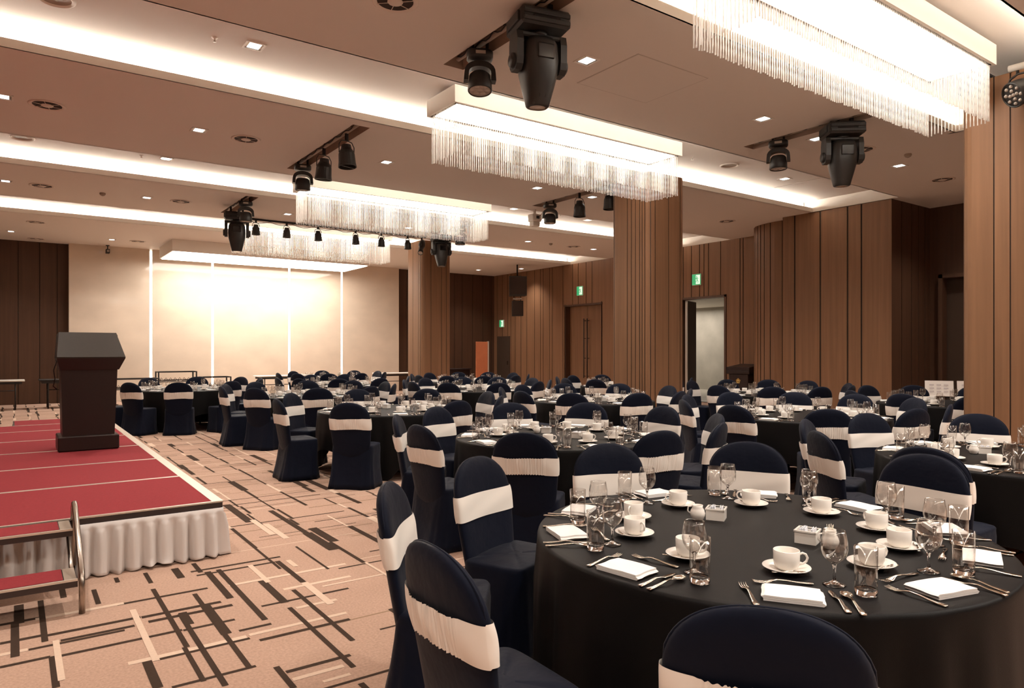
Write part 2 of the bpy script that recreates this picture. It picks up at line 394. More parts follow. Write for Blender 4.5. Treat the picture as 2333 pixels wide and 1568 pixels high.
# stone wall behind the stage end, in panels with lit joints
SL = [1.31, 3.43, 5.2, 7.66, 9.53, 11.77]
m = MB()
for i in range(5):
    a = SL[i]+(.035 if i else 0); b = SL[i+1]-(.035 if i < 4 else 0)
    m.box(a, b, 23.75, 23.83, 0, ZC)
m.box(1.31, 11.77, 23.95, 24.05, 0, ZC)
struct(m.build('wall_far_stone', 'stone'))
for i in range(1, 5):
    m = MB(); m.box(SL[i]-.03, SL[i]+.03, 23.88, 23.91, .05, ZC-.03)
    tag(m.build('wall_light_strip', 'slot'), ['glowing joint strip', 'glowing joint strip', 'glowing joint strip', 'glowing joint strip'][0]+[' first from the dark timber side of the stone wall', ' second from the dark timber side of the stone wall', ' third from the dark timber side of the stone wall', ' in the stone wall next to the far column'][i-1], 'light', 'lit joints in the stone wall')
# white light box under the ceiling in front of the stone wall
m = MB(); m.box(3.58, 9.42, 21.15, 23.2, 4.28, ZC-.002)
o = m.build('light_box', 'white'); tag(o, 'white rectangular light box hung under the ceiling before the stone wall', 'light')
m = MB(); m.box(3.63, 9.37, 21.2, 23.15, 4.262, 4.279); m.build('diffuser', 'soffit', o)
# corridor behind the open door
m = MB(); m.add([(16.5, 10, 0), (23, 10, 0), (23, 20, 0), (16.5, 20, 0)], [(0,1,2,3)]); struct(m.build('floor_corridor', 'stone_grey'))
m = MB(); m.box(22.1, 22.2, 10, 20, 0, 3.2); m.box(16.5, 22.2, 19.9, 20, 0, 3.2); m.box(16.5, 22.2, 10, 10.1, 0, 3.2); struct(m.build('wall_corridor', 'stone_grey'))
m = MB(); m.box(16.4, 22.2, 10, 20, 3.2, 3.25); struct(m.build('ceiling_corridor', 'white'))
# double door in the right wall
m = MB(); m.box(XW-.0, XW+.28, 19.40, 19.46, 0, 3.2); m.box(XW, XW+.28, 17.46, 17.52, 0, 3.2); m.box(XW-.03, XW+.28, 17.46, 19.46, 3.1, 3.16)
fr = struct(m.build('trim_5', 'wood_dark'))
dd = empty('door_1', (XW+.22, 18.46, 0)); struct(dd)
for sgn in (-1, 1):
    m = MB(); m.box(0, .05, min(0.004*sgn, .94*sgn), max(.004*sgn, .94*sgn), .01, 3.1); lf = m.build('door_leaf', 'wood', dd)
    m = MB(); m.tube([(-.09, .09*sgn, .55), (-.09, .09*sgn, 2.65)], .017, 8)
    for zz in (.62, 1.25, 1.95, 2.58): m.tube([(0.0, .09*sgn, zz), (-.09, .09*sgn, zz)], .01, 6)
    m.build('door_handle', 'metal_black', lf)
# open doorway
m = MB(); m.box(XW-.02, XW+.28, 14.08, 14.16, 0, 3.1); m.box(XW-.02, XW+.28, 12.40, 12.47, 0, 3.1); m.box(XW-.02, XW+.28, 12.4, 14.16, 3.03, 3.09)
struct(m.build('trim_6', 'wood_dark'))
dr = empty('door_2', (XW+.26, 14.04, 0)); struct(dr); dr.rotation_euler = (0, 0, math.radians(-52))
m = MB(); m.box(-.03, .03, -.0, .82, .01, 3.02)
dr.rotation_euler = (0, 0, math.radians(-68))
lf = m.build('door_leaf', 'wood_dark', dr)
m = MB(); m.box(-.034, .034, -.035, 0, .01, 3.02); m.build('edge_strip', 'alu', lf)
m = MB(); m.tube([(-.1, .72, .5), (-.1, .72, 2.5)], .016, 8)
for zz in (.6, 1.5, 2.4): m.tube([(0, .72, zz), (-.1, .72, zz)], .01, 6)
m.build('door_handle', 'metal_black', lf)
# dark doorway in the shaded wall and service door in the far corner
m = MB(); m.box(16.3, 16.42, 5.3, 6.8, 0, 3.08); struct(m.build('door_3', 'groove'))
m = MB(); m.box(16.05, 16.26, 6.74, 6.82, 0, 3.14); m.box(16.05, 16.26, 5.2, 6.82, 3.06, 3.14); struct(m.build('trim_7', 'wood_dark'))
m = MB(); m.box(XW-.03, XW+.02, 22.85, 23.75, 0, 2.1); o = struct(m.build('door_4', 'groove'))
m = MB(); m.box(XW-.06, XW-.03, 22.95, 22.99, .95, 1.1); m.build('door_handle', 'chrome', o)

# three timber columns
def column(x, y, seed, label=None):
    h = .47; r = .12; pts = []
    for cx, cy_, a0 in ((h-r, h-r, 0), (-(h-r), h-r, 90), (-(h-r), -(h-r), 180), (h-r, -(h-r), 270)):
        for k in range(5):
            a = math.radians(a0+k*22.5); pts.append((x+cx+r*math.cos(a), y+cy_+r*math.sin(a)))
    pts.append(pts[0])
    return boarded('column', pts, 0, ZC, (.06, .1, .16, .30, .34), depth=.012, gap=.014, seed=seed, side=-1)
column(9.35, 8.85, 31); column(9.48, 3.12, 41); column(9.75, 17.75, 33)

# ================================================================== ceiling things
DL = [(-.1,5.58),(2.1,5.58),(4.97,5.58),(8.13,5.62),(9.54,5.7),(12.04,5.72),(14.9,5.7),(-.1,10.5),(2.12,10.5),(4.98,10.5),(8.1,10.5),(9.48,10.48),(12.05,10.5),(-.11,15.7),(2.2,15.75),(5.06,15.8),(8.1,15.8),(11.86,15.8),(14.39,15.85),
      (-.04,22.24),(2.24,22.27),(11.9,21.4),(14.51,22.5),(15.6,21.2),(-3,5.58),(-3,10.5),(-3,15.7),(2.1,.6),(5,.6),(12,.6),(-.1,.6),(-3,.6),(-3,-4.3),(-.1,-4.3),(2.1,-4.3),(5,-4.3),(8.1,-4.3),(12,-4.3)]  # out-of-view entries continue the grid, added for more light
DLR = [(2.15,7.86),(12.2,7.95),(2.17,13.38),(9.6,13.35),(11.97,13.4),(14.2,13.4),(2.2,18.15),(11.9,18.15)]
ROWS = {0: 'behind the camera', 5: 'over the front table rows', 7: 'inside the second cove', 10: 'over the third table row', 13: 'inside the third cove', 15: 'over the fourth table row', 18: 'inside the fourth cove', 21: 'near the stone wall', 22: 'near the stone wall'}
d0 = empty('downlight', (0,0,0), 0, 'x', 'light', 'square recessed downlights')
m = MB(); s_ = .105
for a, b, c, d in ((-s_, s_, -s_, -s_+.018), (-s_, s_, s_-.018, s_), (-s_, -s_+.018, -s_, s_), (s_-.018, s_, -s_, s_)): m.box(a, b, c, d, -.008, .0)
m.build('frame', 'white', d0)
m = MB(); m.lathe([(.122, -.001), (.085, -.0015)], 4)
m.xform(Matrix.Rotation(PI/4, 4, 'Z')); m.build('reflector', 'chrome', d0)
m = MB(); m.add([(-.062,-.07,-.003), (.062,-.07,-.003), (.062,.07,-.003), (-.062,.07,-.003)], [(0,1,2,3)]); m.build('lens_panel', 'lampglow', d0)
P = Proto(d0)
cnt = {}
def nth(k): return ['first', 'second', 'third', 'fourth', 'fifth', 'sixth', 'seventh', 'eighth', 'ninth', 'tenth', 'eleventh', 'twelfth'][k]
for (x, y), z in [(p, ZC-.001) for p in DL]+[(p, ZR-.001) for p in DLR]:
    row = ROWS[int(y)] if int(y) in ROWS else 'near the stone wall'
    if in_view(x, y, z, 30):
        k = cnt.get(row, 0); cnt[row] = k+1
        P.place((x, y, z), 0, 'square recessed downlight %s, %s counting from the stage side' % (row, nth(k)))
    lamp('downlight_beam', 'SPOT', (x, y, z-.03), W_SPOT, (1, .91, .82), spot_size=math.radians(112), spot_blend=1.0, shadow_soft_size=.09)
def vent(x, y, z, label, r=.205):
    o = empty('ceiling_vent', (x, y, z), 0, label, 'vent', 'round ceiling air vents')
    m = MB(); m.lathe([(r*.78, -.004), (r*.9, -.014), (r, -.008), (r, 0)], 32); m.build('ring', 'vent_ring', o)
    m = MB(); m.lathe([(0.001, .002), (r*.8, -.003)], 32); m.build('throat', 'vent', o)
    m = MB()
    m.lathe([(.001, -.016), (r*.3, -.016), (r*.34, -.006)], 24)
    for k in range(6):
        a = k*PI/3+.3; m.tube([(r*.3*math.cos(a), r*.3*math.sin(a), -.01), (r*.8*math.cos(a), r*.8*math.sin(a), -.008)], .0035, 6)
    m.build('spider', 'vent_ring', o)
for x, y, l in [(2.75,5.62,'beside the front lighting slot'),(.35,10.54,'at the stage side of the third row ceiling'),(2.77,10.55,'beside the three spotlights'),(.44,15.75,'above the stage side, fourth row'),(2.83,15.74,'left of the far moving heads'),
                (10.6,5.6,'behind the right moving head'),(13.65,5.73,'close to the near column'),(13.85,10.57,'over the open door'),(13.54,15.8,'over the double door'),(.46,20.3,'over the trestle tables'),(.53,23.3,'next to the dark timber corner'),(2.87,22.2,'beside the security camera')]:
    vent(x, y, ZC-.001, 'round ceiling air vent '+l)
def ring_speaker(x, y, z, label):
    o = empty('ceiling_speaker', (x, y, z), 0, label, 'speaker', 'round flush ceiling speakers')
    m = MB(); m.lathe([(.13, -.004), (.15, -.02), (.165, -.012), (.168, 0)], 32); m.build('ring', 'white', o)
    m = MB(); m.lathe([(.001, -.003), (.135, -.003)], 32); m.build('grille', 'grey', o)
ring_speaker(.12, 13.35, ZR-.001, 'round white rimmed ceiling speaker in the third cove, stage side')
ring_speaker(10.5, 7.95, ZR-.001, 'round white rimmed ceiling speaker right of the beaded chandelier')
ring_speaker(.33, 7.9, ZR-.001, 'round ceiling speaker cut by the top edge, stage side')
def detector(x, y, z, label, c='grey'):
    m = MB(); m.lathe([(.05, 0), (.055, -.02), (.04, -.045), (.012, -.06), (.001, -.06)], 20)
    tag(m.build('smoke_detector', c, None, (x, y, z)), label, 'detector')
detector(1.43, 15.8, ZC, 'small grey ceiling detector on the stage side'); detector(11.44, 5.3, ZC, 'small ceiling detector right of the moving head pair'); detector(12.6, 15.7, ZC, 'small ceiling detector over the far double door')
def sprinkler(x, y, z, label):
    m = MB(); m.lathe([(.035, 0), (.03, -.008), (.012, -.012), (.01, -.04), (.02, -.045), (.001, -.048)], 12)
    tag(m.build('sprinkler_head', 'white', None, (x, y, z)), label, 'sprinkler', 'sprinkler heads')
sprinkler(1.75, 7.9, ZR, 'small sprinkler head beside the big downlight in the second cove'); sprinkler(1.79, 13.4, ZR, 'small sprinkler head beside a downlight in the third cove'); sprinkler(9.55, 8.0, ZR, 'small sprinkler head right of the middle chandelier'); sprinkler(10.9, 13.2, ZR, 'small sprinkler head in the third cove, far from the stage')
# access hatches
for x0, x1, y0, y1, z, l in [(1.0, 2.0, 12.45, 13.1, ZR, 'flat ceiling access hatch inside the third cove'), (12.7, 13.9, 7.3, 8.5, ZR, 'flat ceiling access hatch at the end of the second cove'), (5.3, 6.4, 5.15, 6.1, ZC, 'flat ceiling access hatch between the two chandeliers')]:
    m = MB()
    m.box(x0, x1, y0, y1, z-.006, z-.001); m.cur = 1
    for a, b, c, d in ((x0-.012, x0, y0, y1), (x1, x1+.012, y0, y1), (x0-.012, x1+.012, y0-.012, y0), (x0-.012, x1+.012, y1, y1+.012)): m.box(a, b, c, d, z-.004, z-.001)
    tag(m.build('access_hatch', ['ceiling', 'hatch_gap']), l, 'hatch')

# beaded box chandeliers
def chandelier(yc, label, seed):
    x0, x1 = 4.44, 8.62; y0, y1 = yc-.36, yc+.36
    o = empty('bead_chandelier', (0, 0, 0), 0, label, 'chandelier', 'long box chandeliers with bead fringes')
    m = MB(); t = .03; zb, zt = 4.60, 4.815
    m.box(x0, x1, y0, y0+t, zb, zt); m.box(x0, x1, y1-t, y1, zb, zt); m.box(x0, x0+t, y0+t, y1-t, zb, zt); m.box(x1-t, x1, y0+t, y1-t, zb, zt); m.box(x0+t, x1-t, y0+t, y1-t, zt-.02, zt)
    for xx in (x0+.5, x1-.5): m.tube([(xx, yc, zt), (xx, yc, ZR)], .02, 8)
    m.build('housing', 'white', o)
    m = MB(); m.box(x0+.075, x1-.075, y0+.075, y1-.075, 4.612, 4.625); m.build('diffuser', 'panel', o)
    m = MB()
    m.box(x0+t, x1-t, y0+t, y0+t+.045, 4.605, 4.62); m.box(x0+t, x1-t, y1-t-.045, y1-t, 4.605, 4.62); m.box(x0+t, x0+t+.045, y0+t, y1-t, 4.605, 4.62); m.box(x1-t-.045, x1-t, y0+t, y1-t, 4.605, 4.62)
    m.build('bead_rail', 'chrome', o)
    r = random.Random(seed); m = MB(); ins = .052; pts = []
    n = 118
    for k in range(n+1):
        xx = x0+ins+(x1-x0-2*ins)*k/n; pts += [(xx, y0+ins), (xx, y1-ins)]
    n2 = 17
    for k in range(1, n2):
        yy = y0+ins+(y1-y0-2*ins)*k/n2; pts += [(x0+ins, yy), (x1-ins, yy)]
    for px, py in pts:
        px += r.uniform(-.003, .003); zb = 3.985+r.uniform(-.012, .012)
        R = []; nz = 15
        for q in range(nz+1):
            zz = 4.61+(zb-4.61)*q/nz; rr = .0062+(.0013 if q % 2 else -.0012)
            dx = r.uniform(-.0012, .0012)
            R.append([(px+dx+rr*math.cos(PI/2.5*j), py+rr*math.sin(PI/2.5*j), zz) for j in range(5)])
        m.rings(R, True, True, True)
    b = m.build('bead_curtain', 'beads', o); b['kind'] = 'stuff'
chandelier(3.44, 'beaded box chandelier cut by the top edge, nearest the camera', 1)
chandelier(7.78, 'beaded box chandelier in the second cove, whole and largest in view', 2)
chandelier(13.2, 'beaded box chandelier in the third cove, above the row of small cans', 3)
chandelier(18.15, 'farthest beaded box chandelier, overlapping the white light box', 4)

# stage lighting fixtures: origin at the pipe
def mover_big(loc, rz, tilt, label):
    o = empty('moving_head_spotlight', loc, rz, label, 'stage light')
    m = MB(); m.box(-.14, -.1, -.03, .03, -.09, .05); m.box(.1, .14, -.03, .03, -.09, .05); m.box(-.12, .12, -.02, .02, -.09, -.07); m.build('clamp', 'metal_black', o)
    m = MB(); m.box(-.24, .24, -.20, .20, -.235, -.075, .022)
    m.box(-.225, .225, -.218, -.195, -.215, -.175, .006); m.box(-.225, .225, -.218, -.195, -.15, -.11, .006); m.box(-.225, .225, .195, .218, -.21, -.12, .006); m.box(-.258, -.235, -.14, .14, -.2, -.11, .006); m.box(.235, .258, -.14, .14, -.2, -.11, .006)
    b = m.build('base', 'black', o)
    m = MB(); m.box(-.13, .13, -.206, -.202, -.172, -.153); m.build('display', 'black_gloss', b)
    m = MB()
    m.lathe([(.09, -.27), (.09, -.235)], 20, cap0=True, cap1=True)
    for s in (-1, 1):
        prof = [(-.08, -.26), (.08, -.26), (.10, -.34), (.10, -.50), (.085, -.56), (.05, -.60), (-.05, -.60), (-.085, -.56), (-.10, -.50), (-.10, -.34)]
        xa, xb = (s*.182, s*.245)
        m.prism([(a, b_) for a, b_ in prof], min(xa, xb), max(xa, xb), 'x')
        m.lathe([(.001, 0), (.06, 0), (.068, .012), (.068, .03)], 20, (0, 0, 0)); k = 80
        m.xform(Matrix.Translation((s*(.245 if s > 0 else .245), 0, -.52)) @ Matrix.Rotation(-s*PI/2, 4, 'Y') @ Matrix.Rotation(PI, 4, 'X') if False else Matrix.Translation((s*.244, 0, -.51)) @ Matrix.Rotation(s*PI/2, 4, 'Y') @ Matrix.Scale(-1, 4, (0,0,1)) @ Matrix.Translation((0,0,-.03)), len(m.v)-k)
    m.box(-.245, .245, -.08, .08, -.30, -.255, .012)
    m.build('yoke', 'black', o)
    h = bpy.data.objects.new('head', None)
    m = MB(); R = []
    for zz, rx, ry in ((.20, .08, .08), (.19, .115, .12), (.14, .14, .15), (0, .15, .165), (-.12, .145, .155), (-.24, .122, .128), (-.36, .096, .098), (-.40, .088, .088), (-.41, .08, .08)):
        rx *= 1.17; ry *= 1.12
        R.append([(rx*math.copysign(abs(math.cos(2*PI*j/28))**.8, math.cos(2*PI*j/28)), ry*math.copysign(abs(math.sin(2*PI*j/28))**.8, math.sin(2*PI*j/28)), zz) for j in range(28)])
    m.rings(R, True, True, True)
    for a in (-.4, .4):
        m.tube([(.1*math.sin(a)*1.2, -.155, .08), (.1*math.sin(a)*1.2, -.168, -.05), (.09*math.sin(a), -.14, -.2), (.07*math.sin(a), -.11, -.34)], .006, 6)
    m.xform(Matrix.Translation((0, 0, -.49)) @ Matrix.Rotation(tilt, 4, 'X'))
    hd = m.build('head', 'black', o)
    m = MB(); m.lathe([(.001, -.412), (.07, -.412), (.085, -.404), (.085, -.39)], 24); m.xform(Matrix.Translation((0, 0, -.49)) @ Matrix.Rotation(tilt, 4, 'X')); m.build('lens', 'lens', hd)
    m = MB(); m.box(-.08, .08, -.19, -.17, -.02, .11, .008); m.xform(Matrix.Translation((0, 0, -.49)) @ Matrix.Rotation(tilt, 4, 'X')); m.build('window', 'black_gloss', hd)
    return o
def mover_small(loc, rz, tilt, label):
    o = empty('moving_head_wash_light', loc, rz, label, 'stage light')
    m = MB(); m.box(-.09, -.06, -.025, .025, -.07, .045); m.box(.06, .09, -.025, .025, -.07, .045); m.box(-.07, .07, -.02, .02, -.07, -.055); m.build('clamp', 'metal_black', o)
    m = MB(); R = []
    for zz, k in ((-.06, .9), (-.075, 1), (-.125, 1), (-.14, .92)):
        R.append([(.135*k*math.copysign(abs(math.cos(2*PI*j/24))**.6, math.cos(2*PI*j/24)), .12*k*math.copysign(abs(math.sin(2*PI*j/24))**.6, math.sin(2*PI*j/24)), zz) for j in range(24)])
    m.rings(R, True, True, True); b = m.build('base', 'black', o)
    m = MB(); m.box(-.05, .05, -.123, -.117, -.118, -.085); m.build('display', 'lens', b)
    m = MB(); pts = []
    for k in range(13):
        a = PI*k/12; pts.append((.16*math.cos(a), -.29+.13*math.sin(a)**.8 if math.sin(a) > 0 else -.29))
    outer = [(.165, -.36)]+[(x, z) for x, z in pts]+[(-.165, -.36)]
    inner = [(x*.72, -.36 if i in (0, len(outer)-1) else -.29+(z+.29)*.55) for i, (x, z) in enumerate(outer)]
    m.prism(outer+inner[::-1], -.055, .055, 'y'); m.build('yoke', 'black', o)
    m = MB()
    m.lathe([(.04, .075), (.085, .07), (.108, .045), (.113, 0), (.122, -.03), (.125, -.115), (.118, -.125), (.11, -.118)], 28, cap0=True)
    m.xform(Matrix.Translation((0, 0, -.345)) @ Matrix.Rotation(tilt, 4, 'X')); hd = m.build('head', 'black', o)
    m = MB()
    for k in range(7):
        a = k*PI/3; c = (0, 0, -.116) if k == 6 else (.072*math.cos(a), .072*math.sin(a), -.116)
        m.lathe([(.001, -.006), (.022, -.004), (.03, .002)], 14, c)
    m.lathe([(.001, .002), (.112, .002)], 24, (0, 0, -.116))
    m.xform(Matrix.Translation((0, 0, -.345)) @ Matrix.Rotation(tilt, 4, 'X')); m.build('lens', 'lens', hd)
    return o
def par_can(loc, rz, tilt, label, sc=1.0):
    o = empty('par_can', loc, rz, label, 'stage light', 'small black par cans')
    m = MB(); m.box(-.02, .02, -.02, .02, -.06*sc, .03, .004); m.build('clamp', 'metal_black', o)
    m = MB(); m.tube([(-.1*sc, 0, -.2*sc), (-.1*sc, 0, -.11*sc), (-.07*sc, 0, -.065*sc), (0, 0, -.055*sc), (.07*sc, 0, -.065*sc), (.1*sc, 0, -.11*sc), (.1*sc, 0, -.2*sc)], .007, 6); m.build('yoke', 'metal_black', o)
    m = MB(); m.lathe([(.03, .10), (.05, .098), (.055, .06), (.075, .03), (.085, 0), (.09, -.09), (.098, -.14), (.09, -.14), (.08, -.09)], 20, cap0=True, smooth=False)
    m.box(-.09, .09, -.006, .006, -.14, -.135)
    m.xform(Matrix.Translation((0, 0, -.2*sc)) @ Matrix.Rotation(tilt, 4, 'X') @ Matrix.Scale(sc, 4)); hd = m.build('can', 'black', o)
    m = MB(); m.lathe([(.001, -.085), (.08, -.08)], 20); m.xform(Matrix.Translation((0, 0, -.2*sc)) @ Matrix.Rotation(tilt, 4, 'X') @ Matrix.Scale(sc, 4)); m.build('lens', 'lens', hd)
    return o
ZP = 4.645
names = {3.78: 'stage side', 9.0: 'column side'}
for x0, x1, y0, y1 in SLOTS:
    m = MB(); m.tube([((x0+x1)/2, y0+.1, ZP+.02), ((x0+x1)/2, y1-.1, ZP+.02)], .028, 12)
    row = 'front' if y0 < 5 else ('middle' if y0 < 10 else 'far')
    o = m.build('lighting_pipe', 'grey'); tag(o, 'brown lighting pipe in the %s ceiling slot on the %s' % (row, names[x0]), 'pipe', 'pipes in the ceiling slots')
    m = MB()
    for k in range(3):
        yy = y0+.35+k*(y1-y0-.7)/2; m.tube([((x0+x1)/2, yy, ZP+.048), ((x0+x1)/2, yy, 4.8)], .012, 6)
    m.build('hanger', 'metal_black', o)
    m = MB(); pts = []
    for k in range(25):
        yy = y0+.15+k*(y1-y0-.3)/24; pts.append(((x0+x1)/2-.035, yy, ZP+.04-.05*abs(math.sin(k*.9))))
    m.tube(pts, .007, 5); m.build('cable', 'metal_black', o)
FACE = math.radians(-14)
mover_big((3.905, 5.05, ZP), FACE, .05, 'large black moving spotlight hanging head down above the room, biggest of all')
mover_small((3.905, 6.03, ZP), FACE-.25, -.15, 'black wash light beside the biggest moving spotlight')
mover_big((9.125, 5.08, ZP), FACE-.45, .06, 'large black moving spotlight near the right beaded chandelier')
mover_small((9.125, 6.05, ZP), FACE-.75, .0, 'black wash light beside the right moving spotlight')
mover_small((3.905, 11.42, ZP), FACE, .1, 'black wash light at the end of the slot with two cans')
par_can((3.905, 10.45, ZP-.03), .3, .1, 'black par can between the wash light and another can', 1.35)
par_can((3.905, 9.55, ZP-.03), .3, -.1, 'black par can at the near end of the middle slot', 1.35)
mover_small((9.125, 11.4, ZP), FACE-.2, 0, 'black wash light hanging below the white projector mount')
par_can((9.125, 10.46, ZP-.03), .1, 0, 'black par can right of the white projector mount', 1.3)
par_can((9.125, 9.6, ZP-.03), .1, 0, 'black par can against the middle column', 1.3)
mover_big((3.905, 15.6, ZP-.1), FACE, .0, 'large black moving spotlight at the end of the row of cans, stage side')
mover_small((3.905, 14.9, ZP), FACE, .0, 'black wash light before the far moving spotlight, stage side')
mover_big((9.125, 15.95, ZP-.03), FACE, -.1, 'large black moving spotlight in front of the far column')
mover_small((9.125, 15.0, ZP), FACE, .0, 'black wash light partly hidden above the bead fringe by the far column')
# pipe with a row of small cans across the room
m = MB(); m.tube([(4.3, 16.75, 4.585), (9.1, 16.75, 4.585)], .022, 10)
o = m.build('lighting_pipe', 'metal_black'); tag(o, 'black ceiling pipe carrying the row of small cans', 'pipe')
m = MB()
for k in range(6): m.tube([(4.5+k*.85, 16.75, 4.60), (4.5+k*.85, 16.75, ZC)], .008, 6)
m.build('hanger', 'metal_black', o)
m = MB(); pts = [(4.4+k*.09, 16.73, 4.56-.06*abs(math.sin(k*.53))) for k in range(50)]; m.tube(pts, .007, 5); m.build('cable', 'metal_black', o)
for k, xx in enumerate((4.62, 5.34, 6.11, 7.09, 7.8, 8.56)):
    par_can((xx, 16.75, 4.565), .4+.2*math.sin(k*3), .05*math.sin(k*2), 'small black can, %s from the stage side along the ceiling pipe' % nth(k), 1.0)
o = empty('profile_spot', (8.98, 16.75, 4.565), .9, 'black profile spot tilted sideways at the end of the can row', 'stage light')
m = MB(); m.box(-.02, .02, -.02, .02, -.06, .03); m.tube([(-.1, 0, -.22), (-.1, 0, -.1), (0, 0, -.06), (.1, 0, -.1), (.1, 0, -.22)], .007, 6); m.build('yoke', 'metal_black', o)
m = MB(); m.lathe([(.02, .2), (.07, .19), (.085, .1), (.085, -.02), (.06, -.05), (.06, -.2), (.072, -.22), (.072, -.3), (.06, -.3)], 18, cap0=True); m.box(-.1, .1, -.012, .012, -.05, -.02)
m.xform(Matrix.Translation((0, 0, -.22)) @ Matrix.Rotation(.75, 4, 'Y')); m.build('barrel', 'black', o)
m = MB(); m.lathe([(.001, -.29), (.06, -.29)], 18); m.xform(Matrix.Translation((0, 0, -.22)) @ Matrix.Rotation(.75, 4, 'Y')); m.build('lens', 'lens', o)
# projector mount
o = empty('projector_mount', (9.3, 12.15, 0), 0, 'white projector mount hanging below the bead fringe', 'mount')
m = MB(); m.tube([(0, 0, 4.5), (0, 0, ZR)], .03, 12); m.lathe([(.08, 0), (.08, -.02)], 16, (0, 0, ZR), True, True); m.build('drop_pole', 'white', o)
m = MB(); m.box(-.12, .12, -.1, .1, 4.34, 4.50, .015); m.box(-.09, .09, -.08, .08, 4.24, 4.34, .01); m.build('housing', 'white', o)
m = MB(); m.box(-.03, .05, -.112, -.098, 4.40, 4.46); m.build('connector', 'black', o)
m = MB(); m.tube([(.03, -.1, 4.44), (.1, -.14, 4.52), (.13, -.12, 4.44), (.1, -.09, 4.36)], .007, 6); m.build('cable', 'red', o)
# led par lights near the right chandelier
def led_par(loc, rz, tilt, label):
    o = empty('led_par_light', loc, rz, label, 'stage light', 'multi lens black par lights')
    m = MB(); m.tube([(-.15, 0, 0), (-.15, 0, .1), (-.1, 0, .18), (0, 0, .2), (.1, 0, .18), (.15, 0, .1), (.15, 0, 0)], .012, 8); m.tube([(0, 0, .2), (0, 0, .27)], .015, 8); m.build('yoke', 'metal_black', o)
    m = MB(); m.lathe([(.08, .12), (.12, .1), (.135, .04), (.14, -.06), (.13, -.07), (.125, -.055)], 24, cap0=True); m.xform(Matrix.Rotation(tilt, 4, 'X')); b = m.build('can', 'black', o)
    m = MB(); m.lathe([(.001, -.05), (.13, -.05)], 24); m.xform(Matrix.Rotation(tilt, 4, 'X')); m.build('face', 'metal_black', b)
    for k in range(13):
        rr, a = (0, 0) if k == 0 else ((.045, k*PI/2) if k < 5 else (.095, k*PI/4+.2))
        m = MB(); m.lathe([(.001, -.066), (.014, -.064), (.019, -.05)], 12, (rr*math.cos(a), rr*math.sin(a), 0)); m.xform(Matrix.Rotation(tilt, 4, 'X')); m.build('lens', 'lens', b)
led_par((8.75, 2.93, 4.28), 1.0, 1.1, 'black multi lens par light above the near column, at the photo edge')
led_par((8.75, 3.35, 4.45), .2, .3, 'black multi lens par light seen through the bead fringe')
m = MB(); m.tube([(8.4, 3.35, 4.7), (9.4, 3.35, 4.7)], .02, 8)
m2 = MB(); m2.tube([(8.72, 1.2, 4.53), (8.72, 3.0, 4.55)], .035, 10); m2.tube([(8.72, 2.72, 4.53), (8.72, 2.72, ZC)], .02, 8); m2.tube([(8.72, 1.3, 4.53), (8.72, 1.3, ZC-.002)], .016, 8)
tag(m2.build('lighting_pipe', 'white'), 'white ceiling pipe crossing above the near column', 'pipe')
tag(m.build('lighting_pipe', 'metal_black'), 'short black pipe above the bead fringe beside the near column', 'pipe')

# loudspeakers on a drop bracket
sp = empty('loudspeaker', (14.75, 20.3, 0), math.radians(-30), 'large black loudspeaker hanging from the ceiling by the timber wall', 'speaker')
m = MB(); m.prism([(-.31, -.26), (.31, -.26), (.27, .26), (-.27, .26)], 3.48, 4.17, 'z'); m.build('cabinet', 'black', sp)
m = MB(); m.box(-.28, .28, -.275, -.262, 3.52, 4.13, .004); m.build('grille', 'vent', sp)
m = MB(); m.tube([(0, 0, 4.17), (0, 0, ZC-.003)], .03, 10); m.box(-.15, .15, -.05, .05, 4.17, 4.2); m.build('bracket', 'metal_black', sp)
sp = empty('loudspeaker', (14.75, 20.3, 0), math.radians(-30), 'smaller black loudspeaker slung under the large one', 'speaker')
m = MB(); m.prism([(-.20, -.18), (.20, -.18), (.18, .18), (-.18, .18)], 2.76, 3.30, 'z'); m.build('cabinet', 'black', sp)
m = MB(); m.box(-.18, .18, -.195, -.182, 2.79, 3.27, .004); m.build('grille', 'vent', sp)
m = MB(); m.tube([(-.12, 0, 3.3), (-.12, 0, 3.48)], .012, 8); m.tube([(.12, 0, 3.3), (.12, 0, 3.48)], .012, 8); m.box(-.16, .16, -.03, .03, 3.36, 3.4); m.build('bracket', 'chrome', sp)
# security camera
o = empty('security_camera', (2.26, 23.55, ZC), 0, 'small black box camera under the ceiling at the stone wall', 'camera')
m = MB(); m.lathe([(.05, 0), (.05, -.02)], 16, cap0=True, cap1=True); m.tube([(0, 0, -.02), (0, 0, -.12)], .014, 8); m.build('bracket', 'metal_black', o)
m = MB(); m.box(-.05, .05, -.12, .08, -.24, -.12, .008); m.build('body', 'black', o)
m = MB(); m.lathe([(.001, 0), (.035, 0), (.035, .03)], 16); m.xform(Matrix.Translation((0, -.125, -.18)) @ Matrix.Rotation(PI/2, 4, 'X')); m.build('lens', 'lens', o)
